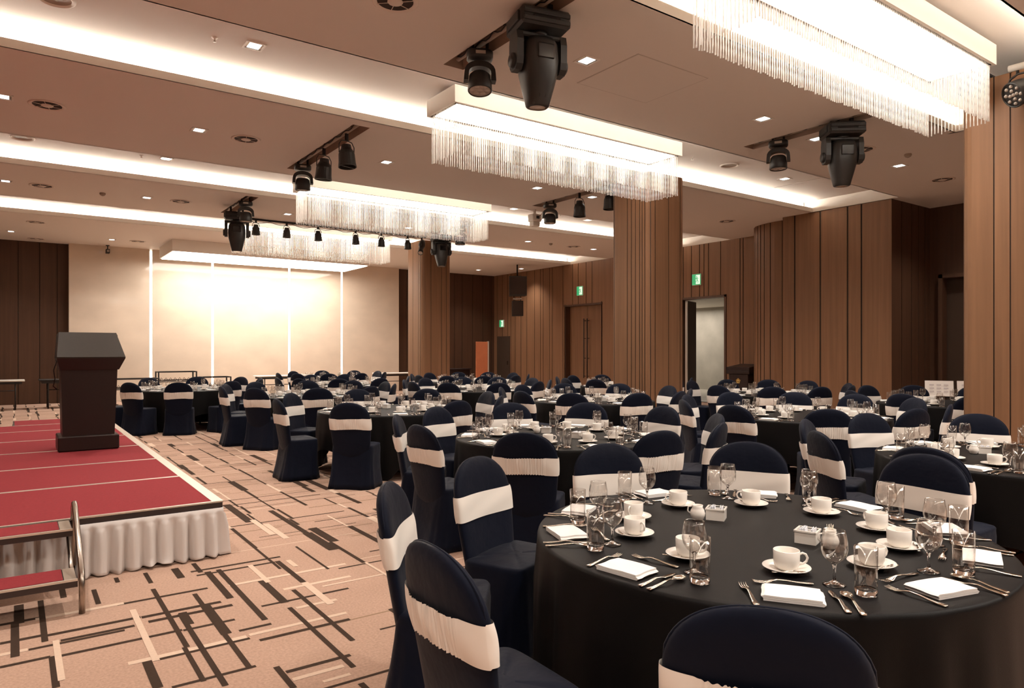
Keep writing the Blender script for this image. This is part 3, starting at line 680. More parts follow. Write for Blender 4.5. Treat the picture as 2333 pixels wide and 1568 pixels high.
# exit signs
def exit_sign(y, z, s, label):
    o = empty('exit_sign', (XW, y, z), 0, label, 'sign', 'green exit signs')
    m = MB(); m.box(-.045, 0, -s/2, s/2, -s/2, s/2, .006); m.build('case', 'white', o)
    m = MB(); m.box(-.05, -.044, -s*.47, s*.47, -s*.47, s*.47); p = m.build('panel', 'green', o)
    m = MB(); k = s
    def q(pts): m.prism([(-a*k, b*k) for a, b in pts], -.0525, -.0498, 'x')
    q([(-.05, -.4), (.40, -.4), (.40, .40), (-.05, .40)])
    m.build('door_pictogram', 'exit_white', p)
    m = MB()
    def q2(pts): m.prism([(-a*k, b*k) for a, b in pts], -.0545, -.052, 'x')
    q2([(.06+.055*math.cos(t*PI/5), .27+.055*math.sin(t*PI/5)) for t in range(10)])
    q2([(.0, .18), (.12, .2), (.16, -.02), (.06, -.06)])
    q2([(.07, -.04), (.15, -.03), (.24, -.17), (.2, -.33), (.15, -.32), (.17, -.18)])
    q2([(.06, -.06), (.12, -.06), (.03, -.22), (-.10, -.26), (-.1, -.2), (.0, -.17)])
    q2([(.1, .18), (.13, .13), (.24, .04), (.27, .08)]); q2([(.02, .18), (.04, .13), (-.06, .02), (-.1, .06)])
    m.build('running_man', 'green', p)
exit_sign(13.42, 3.59, .33, 'green running man exit sign above the open doorway'); exit_sign(18.57, 3.62, .33, 'green running man exit sign above the closed double door'); exit_sign(23.4, 2.62, .30, 'small green exit sign over the service door in the far corner')

# ================================================================== stage
Yd = [5.48, 6.78, 8.02, 9.28, 10.5, 11.74, 12.7, 13.62]
for k in range(7):
    y0, y1 = Yd[k], Yd[k+1]
    d = empty('stage_deck', (0, 0, 0), 0, 'red carpeted stage deck, %s from the front steps' % ['nearest' if k == 0 else nth(k)][0], 'stage deck', 'red carpeted stage decks')
    xl = -1.19 if k < 5 else (.0 if k == 6 else -1.19)
    m = MB(); m.box(xl, 1.27, y0+.002, y1-.002, .34, .392); m.build('deck_frame', 'trim_dark', d)
    m = MB(); m.box(xl+.02, 1.20, y0+.03, y1-.02, .392, .401); m.build('carpet_top', 'red', d)
    m = MB()
    m.box(1.2, 1.275, y0+.002, y1-.002, .39, .403); m.box(xl, 1.2, y0+.002, y0+.03, .39, .402); m.box(xl, 1.2, y1-.02, y1-.002, .39, .402)
    m.build('edge_trim', 'alu', d)
    for xx in (-1.0, 1.1):
        m = MB(); m.tube([(xx, (y0+y1)/2, 0), (xx, (y0+y1)/2, .34)], .022, 8); m.build('leg', 'chrome', d)
# pleated satin skirt round the visible edges
def skirt(name, path, z1, label, seed, flare=.05):
    r = random.Random(seed); P = [Vector(p) for p in path]
    st = []
    for a, b in zip(P, P[1:]):
        L = (b-a).length; n = max(2, int(L/.011)); d = (b-a).normalized(); nn = Vector((d.y, -d.x))
        for k in range(n): st.append((a.lerp(b, k/n), nn))
    st.append((P[-1], st[-1][1]))
    N = len(st); ph = []; cur = 0
    for k in range(N): cur += r.uniform(.75, 1.25)*.011*2*PI/.10; ph.append(cur)
    zs = [z1, z1-.035, z1-.05, z1*.8, z1*.6, z1*.4, z1*.22, z1*.08, .004]
    slow = [math.sin(k*.011*7+seed)*.5+math.sin(k*.011*17)*.5 for k in range(N)]
    R = []
    for z in zs:
        t = 1-z/z1; row = []
        for k, (p, nn) in enumerate(st):
            fold = 2.2*abs(math.sin(ph[k]*.5))-1.2; fold = fold*.8+.2*math.sin(ph[k]*1.5+1+2*t)
            amp = .0012+.030*min(1, t*3) if t > .1 else .001
            off = .012+flare*t**1.6*(.7+.3*slow[k])+amp*fold*(1+.5*t)
            zz = z if z > .01 else max(.004, .012+.014*slow[k])
            row.append((p.x+nn.x*off, p.y+nn.y*off, zz))
        R.append(row)
    m = MB(); n = N
    m.rings(R, False, False, True, closed=False)
    o = m.build(name, 'skirt', fix=False); sol = o.modifiers.new('thickness', 'SOLIDIFY'); sol.thickness = .003
    return tag(o, label, 'skirt', 'pleated stage skirts')
skirt('stage_skirt', [(.34, 5.48), (1.26, 5.48), (1.262, 5.49), (1.262, 13.6)], .355, 'ivory pleated satin skirt along the front corner of the red stage', 4)
skirt('stage_skirt', [(-1.19, 5.50), (.30, 5.50)], .34, 'ivory satin skirt behind the steps of the red stage', 9, .02)
# steps
st = empty('stage_steps', (0, 0, 0), 0, 'two tread portable steps with red carpet and bent tube rail at the stage', 'steps')
for nm, y0, y1, z in (('tread', 5.17, 5.46, .40), ('tread', 4.74, 5.02, .20)):
    m = MB(); m.box(-1.15, .305, y0, y1, z-.045, z-.006); t = m.build(nm, 'trim_dark', st)
    m = MB(); m.box(-1.1, .235, y0+.03, y1-.01, z-.006, z); m.build('carpet_pad', 'red', t)
    m = MB(); m.box(-1.15, .305, y0-.004, y0+.012, z-.01, z+.002); m.build('nosing', 'alu', t)
    m = MB(); m.box(.24, .30, y0+.02, y1-.01, z-.006, z-.001); m.build('corner_plate', 'grey', t)
m = MB(); m.tube([(.325, 4.73, 0), (.325, 4.73, .17), (.325, 4.76, .24), (.325, 5.30, .51), (.325, 5.36, .525), (.325, 5.42, .50), (.325, 5.44, .44), (.325, 5.44, .10)], .017, 10); m.tube([(.29, 4.9, .14), (.29, 5.42, .34)], .012, 8); m.tube([(.29, 4.78, .17), (.29, 5.0, .17)], .015, 8); m.build('rail', 'chrome', st)
m = MB(); m.tube([(-1.17, 4.73, 0), (-1.17, 4.73, .17), (-1.17, 5.30, .51), (-1.17, 5.44, .44), (-1.17, 5.44, .0)], .017, 10); m.build('rail', 'chrome', st)
# lectern on the stage
le = empty('lectern', (.70, 9.1, .4035), 0, 'tall dark wood lectern with slanted top standing on the red stage', 'lectern')
m = MB(); m.box(-.30, .29, 0, .52, 0, .165, .012); m.build('plinth', 'lectern', le)
m = MB()
def fr(z, x0, x1, y0, y1): return [(x0, y0, z), (x1, y0, z), (x1, y1, z), (x0, y1, z)]
m.rings([fr(.165, -.255, .245, .03, .47), fr(.90, -.27, .275, .03, .48)], True, True, False); m.build('pedestal', 'lectern', le)
m = MB(); m.rings([fr(.90, -.28, .29, .02, .50), fr(1.03, -.31, .35, -.02, .54)], True, True, False); m.build('neck', 'lectern', le)
m = MB()
A = [(-.31, -.02, 1.03), (.35, -.02, 1.03), (.35, .54, 1.03), (-.31, .54, 1.03)]; B_ = [(-.31, -.02, 1.045), (.35, -.02, 1.045), (.31, .50, 1.33), (-.27, .50, 1.33)]
C_ = [(-.29, .54, 1.30), (.33, .54, 1.30)]
vs = A+B_+C_
m.add(vs, [(0,3,2,1), (0,1,5,4), (4,5,6,7), (7,6,9,8), (3,8,9,2), (1,2,9,6,5), (0,4,7,8,3)]); m.build('slanted_top', 'lectern_top', le)
m = MB(); m.tube([(-.30, .1, 1.02), (-.335, .12, .9), (-.32, .15, .8), (-.335, .2, .72), (-.30, .25, .68)], .006, 6); m.build('cable', 'metal_black', le)
# trestle tables and frame tables near the stone wall
def folding_table(loc, rz, L, W, H, top, label, group='folding tables along the far wall'):
    o = empty('folding_table', loc, rz, label, 'table', group)
    m = MB(); m.box(-L/2, L/2, -W/2, W/2, H-.035, H, .006); m.build('table_top', top, o)
    m = MB(); m.box(-L/2+.06, L/2-.06, -W/2+.04, -W/2+.06, H-.1, H-.035); m.box(-L/2+.06, L/2-.06, W/2-.06, W/2-.04, H-.1, H-.035); m.tube([(-L/2+.2, 0, H-.28), (L/2-.2, 0, H-.28)], .012, 6); m.build('frame', 'metal_black', o)
    for sx in (-1, 1):
        for sy in (-1, 1):
            m = MB(); m.tube([(sx*(L/2-.2), sy*(W/2-.06), 0), (sx*(L/2-.2), sy*(W/2-.06), H-.035)], .017, 8); m.build('leg', 'metal_black', o)
        m = MB(); m.tube([(sx*(L/2-.2), -W/2+.06, H-.28), (sx*(L/2-.2), W/2-.06, H-.28)], .011, 6); m.build('cross_bar', 'metal_black', o)
folding_table((-.65, 22.2, 0), 0, 1.8, .75, .76, 'white_top', 'white topped folding table against the dark timber, cut by the photo edge')
folding_table((1.3, 22.2, 0), 0, 1.5, .75, .76, 'metal_black', 'dark folding table partly hidden behind the lectern')
folding_table((6.9, 21.6, 0), 0, 1.9, .6, .76, 'white_top', 'white topped folding table before the middle of the stone wall')
folding_table((10.6, 20.8, 0), 0, 2.2, .6, .80, 'white_top', 'white topped folding table at the end of the stone wall by the column')
def rack(x0, x1, y, z, label):
    o = empty('iron_frame_table', (0, 0, 0), 0, label, 'table', 'black iron frame tables')
    m = MB(); t = .018
    for yy in (y, y+.5):
        m.box(x0, x1, yy-t, yy+t, z-.03, z); m.box(x0, x1, yy-t*.6, yy+t*.6, z-.27, z-.25)
    m.box(x0, x0+.035, y, y+.5, z-.03, z); m.box(x1-.035, x1, y, y+.5, z-.03, z)
    m.box(x0, x1, y, y+.5, z-.31, z-.295); m.build('frame', 'metal_black', o)
    m = MB(); n = int((x1-x0)/.12)
    for k in range(n):
        xx = x0+.04+k*(x1-x0-.08)/n; m.tube([(xx, y, z-.25), (xx+.05, y, z-.18), (xx+.1, y, z-.25)], .008, 5)
    m.build('scroll_work', 'metal_black', o)
    for xx in (x0+.018, x1-.018):
        for yy in (y, y+.5):
            m = MB(); m.box(xx-.018, xx+.018, yy-.018, yy+.018, 0, z-.03); m.build('leg', 'metal_black', o)
rack(2.25, 3.35, 21.7, .75, 'low black iron frame table closest to the lectern'); rack(3.4, 4.45, 22.3, .91, 'taller black iron frame table before the stone wall'); rack(4.5, 5.3, 21.8, .75, 'low black iron frame table on the column side of the taller one')
# podium by the open door, music stand board, orange panel, chest
po = empty('podium', (15.84, 11.50, 0), math.radians(-90), 'dark wooden podium with gold flower emblem by the open door', 'podium')
m = MB(); m.box(-.30, .30, -.28, .28, 0, .9, .01); m.build('cabinet', 'lectern', po)
m = MB(); m.box(-.36, .36, -.31, .31, .9, 1.0, .012); m.rings([fr(1.0, -.36, .36, -.31, .31), [(-.36, -.31, 1.08), (.36, -.31, 1.08), (.36, .31, 1.16), (-.36, .31, 1.16)]], True, True, False); m.build('top', 'lectern', po)
m = MB()
for k in range(5):
    a = PI/2+k*2*PI/5; m.lathe([(.001, 0), (.032, .001), (.034, .006)], 12, (.038*math.cos(a), .038*math.sin(a), 0))
m.lathe([(.001, .012), (.02, .01), (.022, 0)], 12); m.xform(Matrix.Translation((0, -.281, .72)) @ Matrix.Rotation(PI/2, 4, 'X')); m.build('emblem', 'gold', po)
ea = empty('sign_stand', (13.5, 5.72, -.0), math.radians(-62), 'white printed notice boards on a dark stand behind the near column', 'sign')
for rot, xx, nm in ((0, -.0, 'board'), (0, .5, 'board')):
    m = MB(); m.box(-.22, .22, -.012, .012, -.14, .14); m.xform(Matrix.Translation((xx, .06*(xx > 0), .84)) @ Matrix.Rotation(-.25, 4, 'X')); b = m.build(nm, 'paper', ea)
    m = MB()
    for r_ in range(3):
        for c_ in range(3):
            m.box(-.15+c_*.11, -.08+c_*.11, -.0145, -.0125, .05-r_*.06, .075-r_*.06); m.box(-.15+c_*.11, -.10+c_*.11, -.0145, -.0125, .035-r_*.06, .04-r_*.06)
    m.xform(Matrix.Translation((xx, .06*(xx > 0), .84)) @ Matrix.Rotation(-.25, 4, 'X')); m.build('print', 'ink', b)
m = MB(); m.box(-.25, .75, .03, .08, .67, .71); m.tube([(.25, .06, .02), (.25, .06, .69)], .02, 8); m.box(0, .5, -.2, .25, 0, .025); m.build('stand', 'metal_black', ea)
op = empty('partition_panel', (14.75, 22.6, 0), math.radians(-8), 'orange upright partition panel in the far corner', 'panel')
m = MB(); m.box(-.27, .22, -.03, .03, .05, 1.86, .008); m.build('face', 'orange', op)
m = MB(); m.box(.22, .27, -.035, .035, .0, 1.88); m.box(-.27, .22, -.035, .035, 0, .05); m.build('edge', 'alu', op)
ch = empty('side_cabinet', (14.0, 23.3, 0), 0, 'low dark cabinet against the far corner wall', 'cabinet')
m = MB(); m.box(-.5, .5, -.22, .22, .0, .78, .01); m.build('body', 'lectern', ch); m = MB(); m.box(-.55, .55, -.26, .26, .78, .83, .008); m.build('top', 'lectern', ch)

# ================================================================== banquet furniture
# chair: origin on the floor, +y towards the table
def sup(v, e): return math.copysign(abs(v)**e, v)
def chair_back_section(z, n, grow=0.0):
    zt = .95
    if z < .74: wd = .206+.029*min(1, max(0, (z-.42)/.26))**.8
    else: wd = .235*max(0, 1-((z-.74)/(zt-.74))**2.3)**(1/2.3)
    th = .034*(1 if z < .86 else max(.25, math.sqrt(max(0, 1-((z-.86)/.095)**2))))
    yc = -.195-(z-.45)*.17
    R = []
    for j in range(n):
        a = 2*PI*j/n; cx = sup(math.cos(a), .45); cy_ = sup(math.sin(a), .75)
        x = (wd+grow)*cx; y = yc+(th+grow)*cy_+.022*(x/.22)**2-(.006 if cy_ > 0 else -.0)*(1-(x/.23)**2)
        R.append((x, y, z))
    return R
CH = empty('banquet_chair', (0, 0, 0), 0, 'x', 'chair', 'navy covered banquet chairs')
m = MB(); n = 40
zs = [.30, .40, .46, .52, .58, .64, .70, .75, .78, .81, .84, .865, .885, .905, .92, .933, .942, .948, .95]
m.rings([chair_back_section(z, n) for z in zs], True, True, True); bk = m.build('back_cover', 'navy', CH)
# piped seam along the arch
m = MB(); pts = []
for k in range(41):
    t = -1+2*k/40; z = .70 if abs(t) > .999 else .74+(.2075)*(max(0, 1-abs(t)**2.3))**(1/2.3)
    pts.append((.2365*t, -.195-(z-.45)*.17+.022*t*t+.0, z+.0012))
m.__init__(); m.tube(pts, .0035, 5); m.build('piping', 'navy', bk)
m = MB(); n = 72; R = []
for z in (.004, .06, .14, .24, .34, .41, .445, .462):
    t = 1-z/.462; row = []; ex = .30+.12*min(1, t*1.5)
    wx = .237+.03*t; yf = .165+.02*t; yb = -.20-.085*t
    if z > .44: wx -= .004; yf -= .005
    for j in range(n):
        a = 2*PI*j/n; cx = sup(math.cos(a), ex); cy_ = sup(math.sin(a), ex)
        f = 1+.035*t*math.sin(a*9+.6)*math.sin(a*4+1)+.02*t*math.sin(a*17)
        conc = 1-.10*math.sin(PI*min(1, t*1.05))*(.5+.5*abs(math.cos(2*a)))*.6
        ym, yr = (yf+yb)/2, (yf-yb)/2
        row.append((wx*cx*f*conc, ym+yr*cy_*f*conc, z))
    R.append(row)
for k, zz in ((.97, .471), (.93, .474), (.6, .476), (.15, .477)):
    row = []
    for j in range(n):
        a = 2*PI*j/n; row.append((.233*k*sup(math.cos(a), .30), -.02+.18*k*sup(math.sin(a), .30), zz+.004*math.sin(j*.5)*k*(1-k)*4))
    R.append(row)
m.rings(R, True, True, True); m.build('seat_cover', 'navy', CH)
m = MB(); n = 280; R = []
def resample(pts, k):
    L_ = [0]
    for a, b in zip(pts, pts[1:]+pts[:1]): L_.append(L_[-1]+math.hypot(b[0]-a[0], b[1]-a[1]))
    out = []; q = 0; pp = pts+pts[:1]
    for i in range(k):
        t = L_[-1]*i/k
        while L_[q+1] < t: q += 1
        f = (t-L_[q])/max(1e-9, L_[q+1]-L_[q]); out.append(tuple(pp[q][d]+f*(pp[q+1][d]-pp[q][d]) for d in range(3)))
    return out
for q in range(11):
    s_ = q/10; z = .650+.125*s_
    base = resample(chair_back_section(z, 1600, .006), n); yc = -.195-(z-.45)*.17; row = []
    for x, y, zz in base:
        rear = y-.022*(x/.22)**2 < yc-.012
        g = max(0, 1-(abs(x)/.155)**6) if rear else 0
        ruff = math.sin(x*430+math.sin(x*90)*2.2+math.sin(s_*5+x*60)*.9)*(.6+.4*math.sin(x*150+1))
        if rear: dy = -(g*(.006+.0042*ruff*(.35+.65*abs(s_-.5)*2+.3))+.004*math.sin(PI*s_)+.002*math.sin(x*35+s_*4))
        else: dy = .003*math.sin(PI*s_)+.0012*math.sin(x*16+s_*7)
        edge = abs(s_-.5)*2
        dz = g*.0020*math.sin(x*330+q)*edge**3+(-.010*g*math.copysign(edge, s_-.5)*.5)+(.004*math.sin(x*14+.6) if rear else .003*math.sin(x*11))
        row.append((x*1.004, y+dy, zz+dz))
    R.append(row)
m.rings(R, False, False, True)
so = m.build('sash', 'sash', CH)
PC = Proto(CH)

# round tables: name, centre, chair bearings, bearing offset, detail level
T = dict(
 A=((2.54, 1.79), [(37, 1.48), (73, 1.40), (111, 1.45), (142, 1.55), (179, 1.52), (216, 1.44), (0, 1.52)], 3, 3, 'front table'),
 B=((3.98, 4.85), [2, 38, 72, 110, 146, 183, 221, 261, 293, 326], 2, 3, 'second row table behind the front table'),
 P=((5.82, 1.93), [31, 70, 109, 145, 180], 2, 3, 'table cut by the right photo edge'),
 J=((7.57, 4.67), [6, 37, 73, 109, 147, 183, 220, 256, 291, 333], 4, 3, 'table left of the near column'),
 I=((7.27, 8.0), [30, 69, 104, 137, 183, 216, 252, 285, 315, 350], 2, 2, 'table in front of the middle column'),
 C=((3.98, 8.27), [42, 84, 131, 178, 226, 276, 316, 355], 2, 2, 'third table along the aisle'),
 D=((4.15, 11.75), [2, 37, 73, 113, 147, 178, 216, 255, 291, 326], 2, 1, 'fourth table along the aisle'),
 E=((2.8, 15.0), [31, 71, 110, 182, 219, 254, 292, 328, 1], 2, 1, 'table beside the stage end'),
 F=((5.97, 14.8), [66, 99, 178, 211, 245, 280, 335], 2, 1, 'table before the stone wall'),
 N=((6.95, 18.0), [8, 43, 80, 116, 180, 213, 246, 279, 320], 2, 1, 'farthest table by the stone wall'),
 G=((7.42, 11.55), [3, 39, 70, 107, 143, 181, 216, 253, 290, 326], 2, 1, 'table between the two far columns'),
 H=((9.1, 14.5), [6, 38, 70, 105, 142, 182, 217, 251, 286, 322], 2, 1, 'farthest table beyond the two columns'),
 K=((10.75, 10.9), [66, 99, 135, 170, 203, 276, 308], 2, 1, 'table half hidden by the middle column'),
 L=((10.84, 7.45), [2, 32, 64, 102, 184, 219, 250, 284, 320], 2, 1, 'table near the podium'),
 M=((11.0, 4.55), [8, 42, 74, 148, 182, 214], 2, 1, 'table half hidden by the near column'))
SLOTN = ['nearest seat', 'first seat clockwise', 'second seat clockwise', 'third seat clockwise', 'fourth seat clockwise', 'farthest seat', 'fourth seat anticlockwise', 'third seat anticlockwise', 'second seat anticlockwise', 'first seat anticlockwise']
def seat_names(c, bears):
    cb = math.degrees(math.atan2(-c[1], -c[0])) % 360
    rel = sorted(((cb-b+18) % 360, i) for i, b in enumerate(bears))      # clockwise from the seat towards the camera
    used = {}; out = {}
    for r, i in rel:
        k = int(r//36) % 10
        while k in used and len(used) < 10: k = (k+1) % 10
        used[k] = 1; out[i] = SLOTN[k]
    return out
# tablecloth: square black cloth over a round top
def cloth_mesh(rot):
    m = MB(); n = 144; R = []
    side = 1.34
    def hem(a): return min(.744, side/max(abs(math.cos(a)), abs(math.sin(a)))-.915)
    levels = [0, .02, .06, .12, .2, .3, .42, .55, .7, .85, 1]
    for rr in (.3, .6, .8, .88, .905): R.append([(rr*math.cos(2*PI*j/n), rr*math.sin(2*PI*j/n), .755) for j in range(n)])
    R.append([(.914*math.cos(2*PI*j/n), .914*math.sin(2*PI*j/n), .7525) for j in range(n)])
    for t in levels[1:]:
        row = []
        for j in range(n):
            a = 2*PI*j/n; d = hem(a)*t; cn = abs(math.sin(2*a))**2
            fold = math.cos(a*20+math.sin(a*3)*1.2)*.5+.5*math.cos(a*32+1)
            r = .9175+min(.02, d*.06)+fold*(.004+.016*cn)*min(1, d/.25)
            row.append((min(r, .938)*math.cos(a), min(r, .938)*math.sin(a), .755-.004-d))
        R.append(row)
    m.rings(R, True, False, True)
    m.xform(Matrix.Rotation(rot, 4, 'Z'))
    return m
cl0 = cloth_mesh(0).build('tablecloth', 'cloth', fix=True)
tag(cl0, 'x', 'tablecloth', 'black cloths on the round tables')
PCL = Proto(cl0)
bt = empty('round_banquet_table', (0, 0, 0), 0, 'x', 'table', 'round banquet tables under black cloths')
m = MB(); m.lathe([(.001, .725), (.90, .725), (.905, .735), (.90, .748), (.001, .748)], 48); m.build('table_top', 'wood', bt)
for k in range(4):
    a = PI/4+k*PI/2; m = MB(); m.tube([(.5*math.cos(a), .5*math.sin(a), .725), (.55*math.cos(a), .55*math.sin(a), .0)], .018, 8); m.build('leg', 'metal_black', bt)
PB = Proto(bt)

# tableware prototypes (origin at the base)
def proto_mesh(name, m, material, cat, group):
    o = m.build(name, material); tag(o, 'x', cat, group); return o
gob = empty('water_goblet', (0, 0, 0), 0, 'x', 'glass', 'stemmed goblets on the tables')
m = MB(); m.lathe([(.0075, .067), (.013, .073), (.026, .083), (.037, .098), (.0415, .118), (.041, .14), (.0365, .165), (.034, .18), (.0330, .18), (.0353, .165), (.0397, .14), (.0400, .118), (.0355, .1), (.025, .087), (.012, .078), (.001, .075)], 32); m.build('bowl', 'glass', gob)
m = MB(); m.lathe([(.001, .0005), (.034, .0005), (.036, .002), (.034, .004), (.016, .008), (.006, .014), (.0045, .03), (.0045, .05), (.006, .062), (.0085, .069), (.006, .0735), (.001, .0735)], 24); m.build('stem', 'glass_solid', gob)
PG = Proto(gob)
tum = empty('tumbler', (0, 0, 0), 0, 'x', 'glass', 'tall tumblers on the tables')
m = MB(); m.lathe([(.033, .021), (.0335, .06), (.035, .15), (.0338, .15), (.0322, .06), (.0316, .021)], 32); m.build('wall', 'glass', tum)
m = MB(); m.lathe([(.001, .0005), (.031, .0005), (.033, .004), (.033, .0205), (.0315, .0205), (.028, .016), (.001, .014)], 24); m.build('base', 'glass_solid', tum)
PT = Proto(tum)
m = MB(); m.lathe([(.001, .004), (.03, .004), (.033, .001), (.036, .001), (.038, .004), (.06, .009), (.078, .017), (.0805, .0185), (.079, .0205), (.06, .0125), (.036, .008), (.001, .0075)], 40)
PS = Proto(proto_mesh('saucer', m, 'porcelain', 'saucer', 'saucers on the tables'))
cup = empty('coffee_cup', (0, 0, 0), 0, 'x', 'cup', 'white coffee cups on saucers')
m = MB(); m.lathe([(.001, .0015), (.025, .0015), (.027, .0), (.029, .002), (.036, .007), (.041, .016), (.0435, .03), (.044, .066), (.0425, .0675), (.0412, .066), (.0405, .03), (.037, .017), (.03, .01), (.001, .008)], 40); m.build('bowl', 'porcelain', cup)
m = MB(); m.tube([(.041, 0, .052), (.052, 0, .058), (.063, 0, .054), (.069, 0, .042), (.065, 0, .03), (.055, 0, .022), (.040, 0, .018)], [.004, .0042, .0042, .0042, .0042, .004, .004], 8); m.build('handle', 'porcelain', cup)
PCU = Proto(cup)
# folded napkin: a band folded over on itself
m = MB(); th = .0055; L = .085; prof = []
def fold_outline():
    c = [(-L, 0)]
    pts = [(L, .0)]
    return pts
outer = []; zc = [0.003, .009, .015]
cl_ = []
for i, z in enumerate(zc):
    xs_ = [-L, -L*.3, L*.3, L] if i % 2 == 0 else [L, L*.3, -L*.3, -L]
    for x in xs_: cl_.append((x*(1-.02*i), z))
    if i < 2:
        s_ = 1 if i % 2 == 0 else -1
        cl_.append((s_*(L+.004), z+.003))
up = []; dn = []
for i, (x, z) in enumerate(cl_):
    a = cl_[max(0, i-1)]; b = cl_[min(len(cl_)-1, i+1)]; dx, dz = b[0]-a[0], b[1]-a[1]; l = math.hypot(dx, dz) or 1
    nx, nz = -dz/l, dx/l; up.append((x+nx*.0026, z+nz*.0026)); dn.append((x-nx*.0026, z-nz*.0026))
poly = dn+up[::-1]; W2 = .06; R = []
for k in range(7):
    yv = -W2+2*W2*k/6; R.append([(x*(1+.012*math.sin(k*1.9)), yv, max(.0002, z+.0012*math.sin(x*40+k*1.3)*(z > .004))) for x, z in poly])
m.rings(R, True, True, False)
PN = Proto(proto_mesh('napkin', m, 'napkin', 'napkin', 'folded white napkins'))
# cutlery lies along +x, handle at -x
def strip(m, st, n=None):       # st: (x, half width, z, half thickness)
    R = [[(x, -w_, z-t), (x, -w_*.5, z-t*1.2), (x, w_*.5, z-t*1.2), (x, w_, z-t), (x, w_, z+t), (x, w_*.4, z+t*1.4), (x, -w_*.4, z+t*1.4), (x, -w_, z+t)] for x, w_, z, t in st]
    m.rings(R, True, True, True)
hz = lambda x: .004+.009*math.exp(-((x-.02)/.035)**2)
handle = [(-.095, .007, .0035, .0012), (-.093, .0095, .0035, .0016), (-.07, .0085, .004, .0016), (-.04, .006, .006, .0016), (-.01, .0042, .010, .0018), (.02, .0038, .012, .0018)]
m = MB(); strip(m, handle+[(.035, .006, .010, .0014), (.045, .011, .007, .001), (.055, .0125, .005, .0009), (.062, .0125, .004, .0009)])
for k in range(4):
    yy = -.0105+k*.007
    R = []
    for x, w_, z in ((.058, .0022, .0045), (.075, .002, .004), (.092, .0015, .0065), (.098, .0008, .0085)):
        R.append([(x, yy-w_, z-.0008), (x, yy+w_, z-.0008), (x, yy+w_, z+.0008), (x, yy-w_, z+.0008)])
    m.rings(R, True, True, True)
PF = Proto(proto_mesh('fork', m, 'steel', 'fork', 'steel forks'))
m = MB(); strip(m, handle)
R = []; nn = 14
for i, (x, w_, dp) in enumerate([(.018, .0038, 0), (.034, .0055, .001), (.042, .011, .003), (.052, .0165, .0055), (.064, .0185, .007), (.077, .0165, .006), (.087, .011, .0035), (.0925, .004, .001)]):
    zz = .0115 if i == 0 else (.0105 if i == 1 else .0095)
    top = [(x, w_*(1-2*j/nn), zz-dp*(1-(1-2*j/nn)**2)) for j in range(nn+1)]
    bot = [(x, w_*(1-2*j/nn), zz-.0012-dp*(1-(1-2*j/nn)**2)) for j in range(nn, -1, -1)]
    R.append(top+bot)
m.rings(R, True, True, True)
PSP = Proto(proto_mesh('spoon', m, 'steel', 'spoon', 'steel spoons'))
m = MB(); strip(m, handle[:5]+[(.015, .0055, .008, .0016), (.03, .009, .0045, .001), (.075, .0095, .0035, .0008), (.09, .006, .0035, .0006), (.097, .002, .0035, .0005)])
PK = Proto(proto_mesh('table_knife', m, 'steel', 'knife', 'steel table knives'))
sb = empty('sugar_box', (0, 0, 0), 0, 'x', 'container', 'white sugar boxes')
m = MB(); a = .04; t = .004
m.box(-a, a, -a, -a+t, 0, .05); m.box(-a, a, a-t, a, 0, .05); m.box(-a, -a+t, -a+t, a-t, 0, .05); m.box(a-t, a, -a+t, a-t, 0, .05); m.box(-a+t, a-t, -a+t, a-t, 0, .006)
m.box(-a-.003, a+.003, -a-.003, -a+t, .044, .052, .001); m.box(-a-.003, a+.003, a-t, a+.003, .044, .052, .001); m.box(-a-.003, -a+t, -a, a, .044, .052, .001); m.box(a-t, a+.003, -a, a, .044, .052, .001); m.build('box', 'porcelain', sb)
for k in range(5):
    m = MB(); m.box(-.032, .032, -.001, .001, .008, .058); m.xform(Matrix.Translation((0, -.026+k*.013, 0)) @ Matrix.Rotation(.12*math.sin(k*2.1), 4, 'X') @ Matrix.Rotation(.1*math.sin(k), 4, 'Z')); m.build('sachet', 'sugar', sb)
PSB = Proto(sb)
jg = empty('creamer_jug', (0, 0, 0), 0, 'x', 'jug', 'small white jugs and pots')
m = MB(); m.lathe([(.001, .0005), (.022, .0005), (.024, .003), (.032, .018), (.034, .03), (.029, .045), (.022, .056), (.024, .066), (.022, .066), (.02, .056), (.026, .045), (.03, .03), (.02, .008), (.001, .006)], 28); m.build('body', 'porcelain', jg)
m = MB(); m.tube([(.025, 0, .058), (.042, 0, .055), (.045, 0, .035), (.031, 0, .022)], .0035, 6); m.build('handle', 'porcelain', jg)
PJ = Proto(jg)
tp = empty('toothpick_holder', (0, 0, 0), 0, 'x', 'container', 'toothpick holders')
m = MB(); m.lathe([(.001, .0005), (.02, .0005), (.022, .004), (.02, .03), (.022, .05), (.0195, .05), (.0175, .03), (.018, .006), (.001, .005)], 20); m.build('cup', 'porcelain', tp)
m = MB()
for k in range(9):
    a = k*2.4; rr = .004+.001*k; m.tube([(rr*.5*math.cos(a), rr*.5*math.sin(a), .008), (rr*1.4*math.cos(a), rr*1.4*math.sin(a), .068)], .0011, 4)
o = m.build('toothpicks', 'pick', tp); o['kind'] = 'stuff'
PTP = Proto(tp)

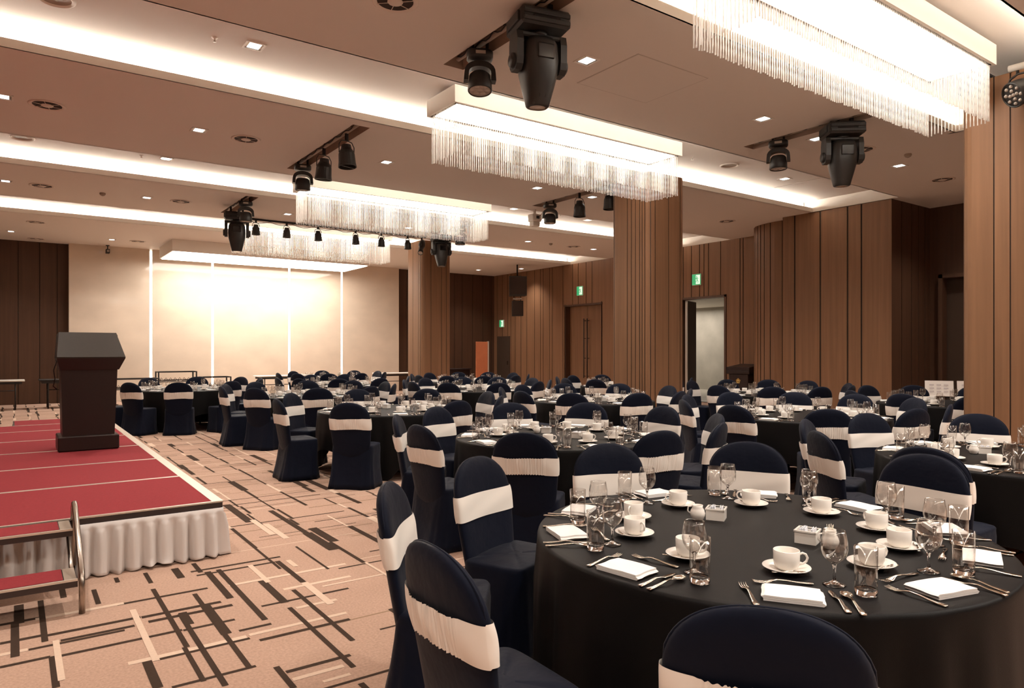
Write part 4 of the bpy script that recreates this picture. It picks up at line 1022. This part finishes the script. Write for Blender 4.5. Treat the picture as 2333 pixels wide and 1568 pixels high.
ZT = .7556
NAP_A = [184, 147, 115, 73, 34, 359, 326, 295, 261, 222]
for key, (c, bears, off, lvl, tname) in T.items():
    r = random.Random(hash(key) % 1000 if False else ord(key)*31)
    blist = [b[0] if isinstance(b, tuple) else b for b in bears]
    PB.place((c[0], c[1], 0), math.radians(7), 'round banquet table under black cloth: %s' % tname, 'round banquet tables under black cloths')
    PCL.place((c[0], c[1], 0), math.radians(11+r.uniform(-4, 4)), 'black square cloth draped over the %s' % tname, 'black cloths on the round tables')
    nm = seat_names(c, blist)
    for i, b in enumerate(bears):
        bb, R_ = b if isinstance(b, tuple) else (b, 1.435 if lvl > 1 else 1.425)
        rad = R_-.262; a = math.radians(bb)
        x, y = c[0]+rad*math.cos(a), c[1]+rad*math.sin(a)
        PC.place((x, y, 0), a+PI/2, 'navy chair with white sash, %s, %s' % (nm[i], tname), 'navy covered banquet chairs')
    sets = NAP_A if key == 'A' else [off+36*k for k in range(10)]
    ns = seat_names(c, sets)
    for i, b in enumerate(sets):
        a0 = math.radians(b+r.uniform(-1.5, 1.5)); sn = ns[i]
        def at(rad, tan, jr=.012):
            rad += r.uniform(-jr, jr); tan += r.uniform(-jr, jr)
            return c[0]+rad*math.cos(a0)-tan*math.sin(a0), c[1]+rad*math.sin(a0)+tan*math.cos(a0)
        def put(P_, pos, z, rz, what, mar=220):
            if not in_view(pos[0], pos[1], z, mar): return
            P_.place((pos[0], pos[1], z), rz, '%s at the %s, %s' % (what, sn, tname))
        put(PN, at(.80, 0), ZT, a0+PI/2+r.uniform(-.25, .25), 'folded white napkin')
        p = at(.53, .03)
        put(PS, p, ZT, r.uniform(0, 6), 'white saucer'); put(PCU, p, ZT+.0085, a0+PI/2+r.uniform(-.5, .5), 'white coffee cup')
        put(PG, at(.645, .152, .008), ZT, r.uniform(0, 6), 'stemmed goblet'); put(PT, at(.725, .222, .008), ZT, r.uniform(0, 6), 'tall tumbler')
        if lvl >= 2:
            put(PF, at(.79, -.14), ZT, a0+PI+r.uniform(-.12, .12), 'steel fork')
            put(PSP, at(.81, .163, .008), ZT, a0+PI+r.uniform(-.1, .1), 'steel spoon')
            put(PK, at(.81, .124, .008), ZT, a0+PI+r.uniform(-.08, .08), 'steel knife')
        if lvl >= 3:
            q_ = (p[0]+.060*math.cos(a0), p[1]+.060*math.sin(a0))
            if in_view(q_[0], q_[1], ZT, 40): PSP.place((q_[0], q_[1], ZT+.0125), a0+PI/2+r.uniform(-.3, .3), 'teaspoon on the saucer, %s, %s' % (sn, tname), 'steel teaspoons on saucers', scale=(.62, .62, .62))
            put(PF, at(.66, 0), ZT, a0-PI/2+r.uniform(-.2, .2), 'small dessert fork')
    def mid(P_, dx, dy, rz, what):
        if in_view(c[0]+dx, c[1]+dy, .76): P_.place((c[0]+dx, c[1]+dy, ZT), rz, '%s amid the %s' % (what, tname))
    q = r.uniform(-.3, .3)
    mid(PSB, .06, .25, .5+q, 'farther white sugar box'); mid(PJ, -.02, .29, 2+q, 'farther small white jug')
    mid(PSB, .04, -.21, .3+q, 'nearer white sugar box'); mid(PJ, .03, -.31, 2.5+q, 'nearer small white jug')
    mid(PTP, .12, -.26, 0, 'white toothpick holder')
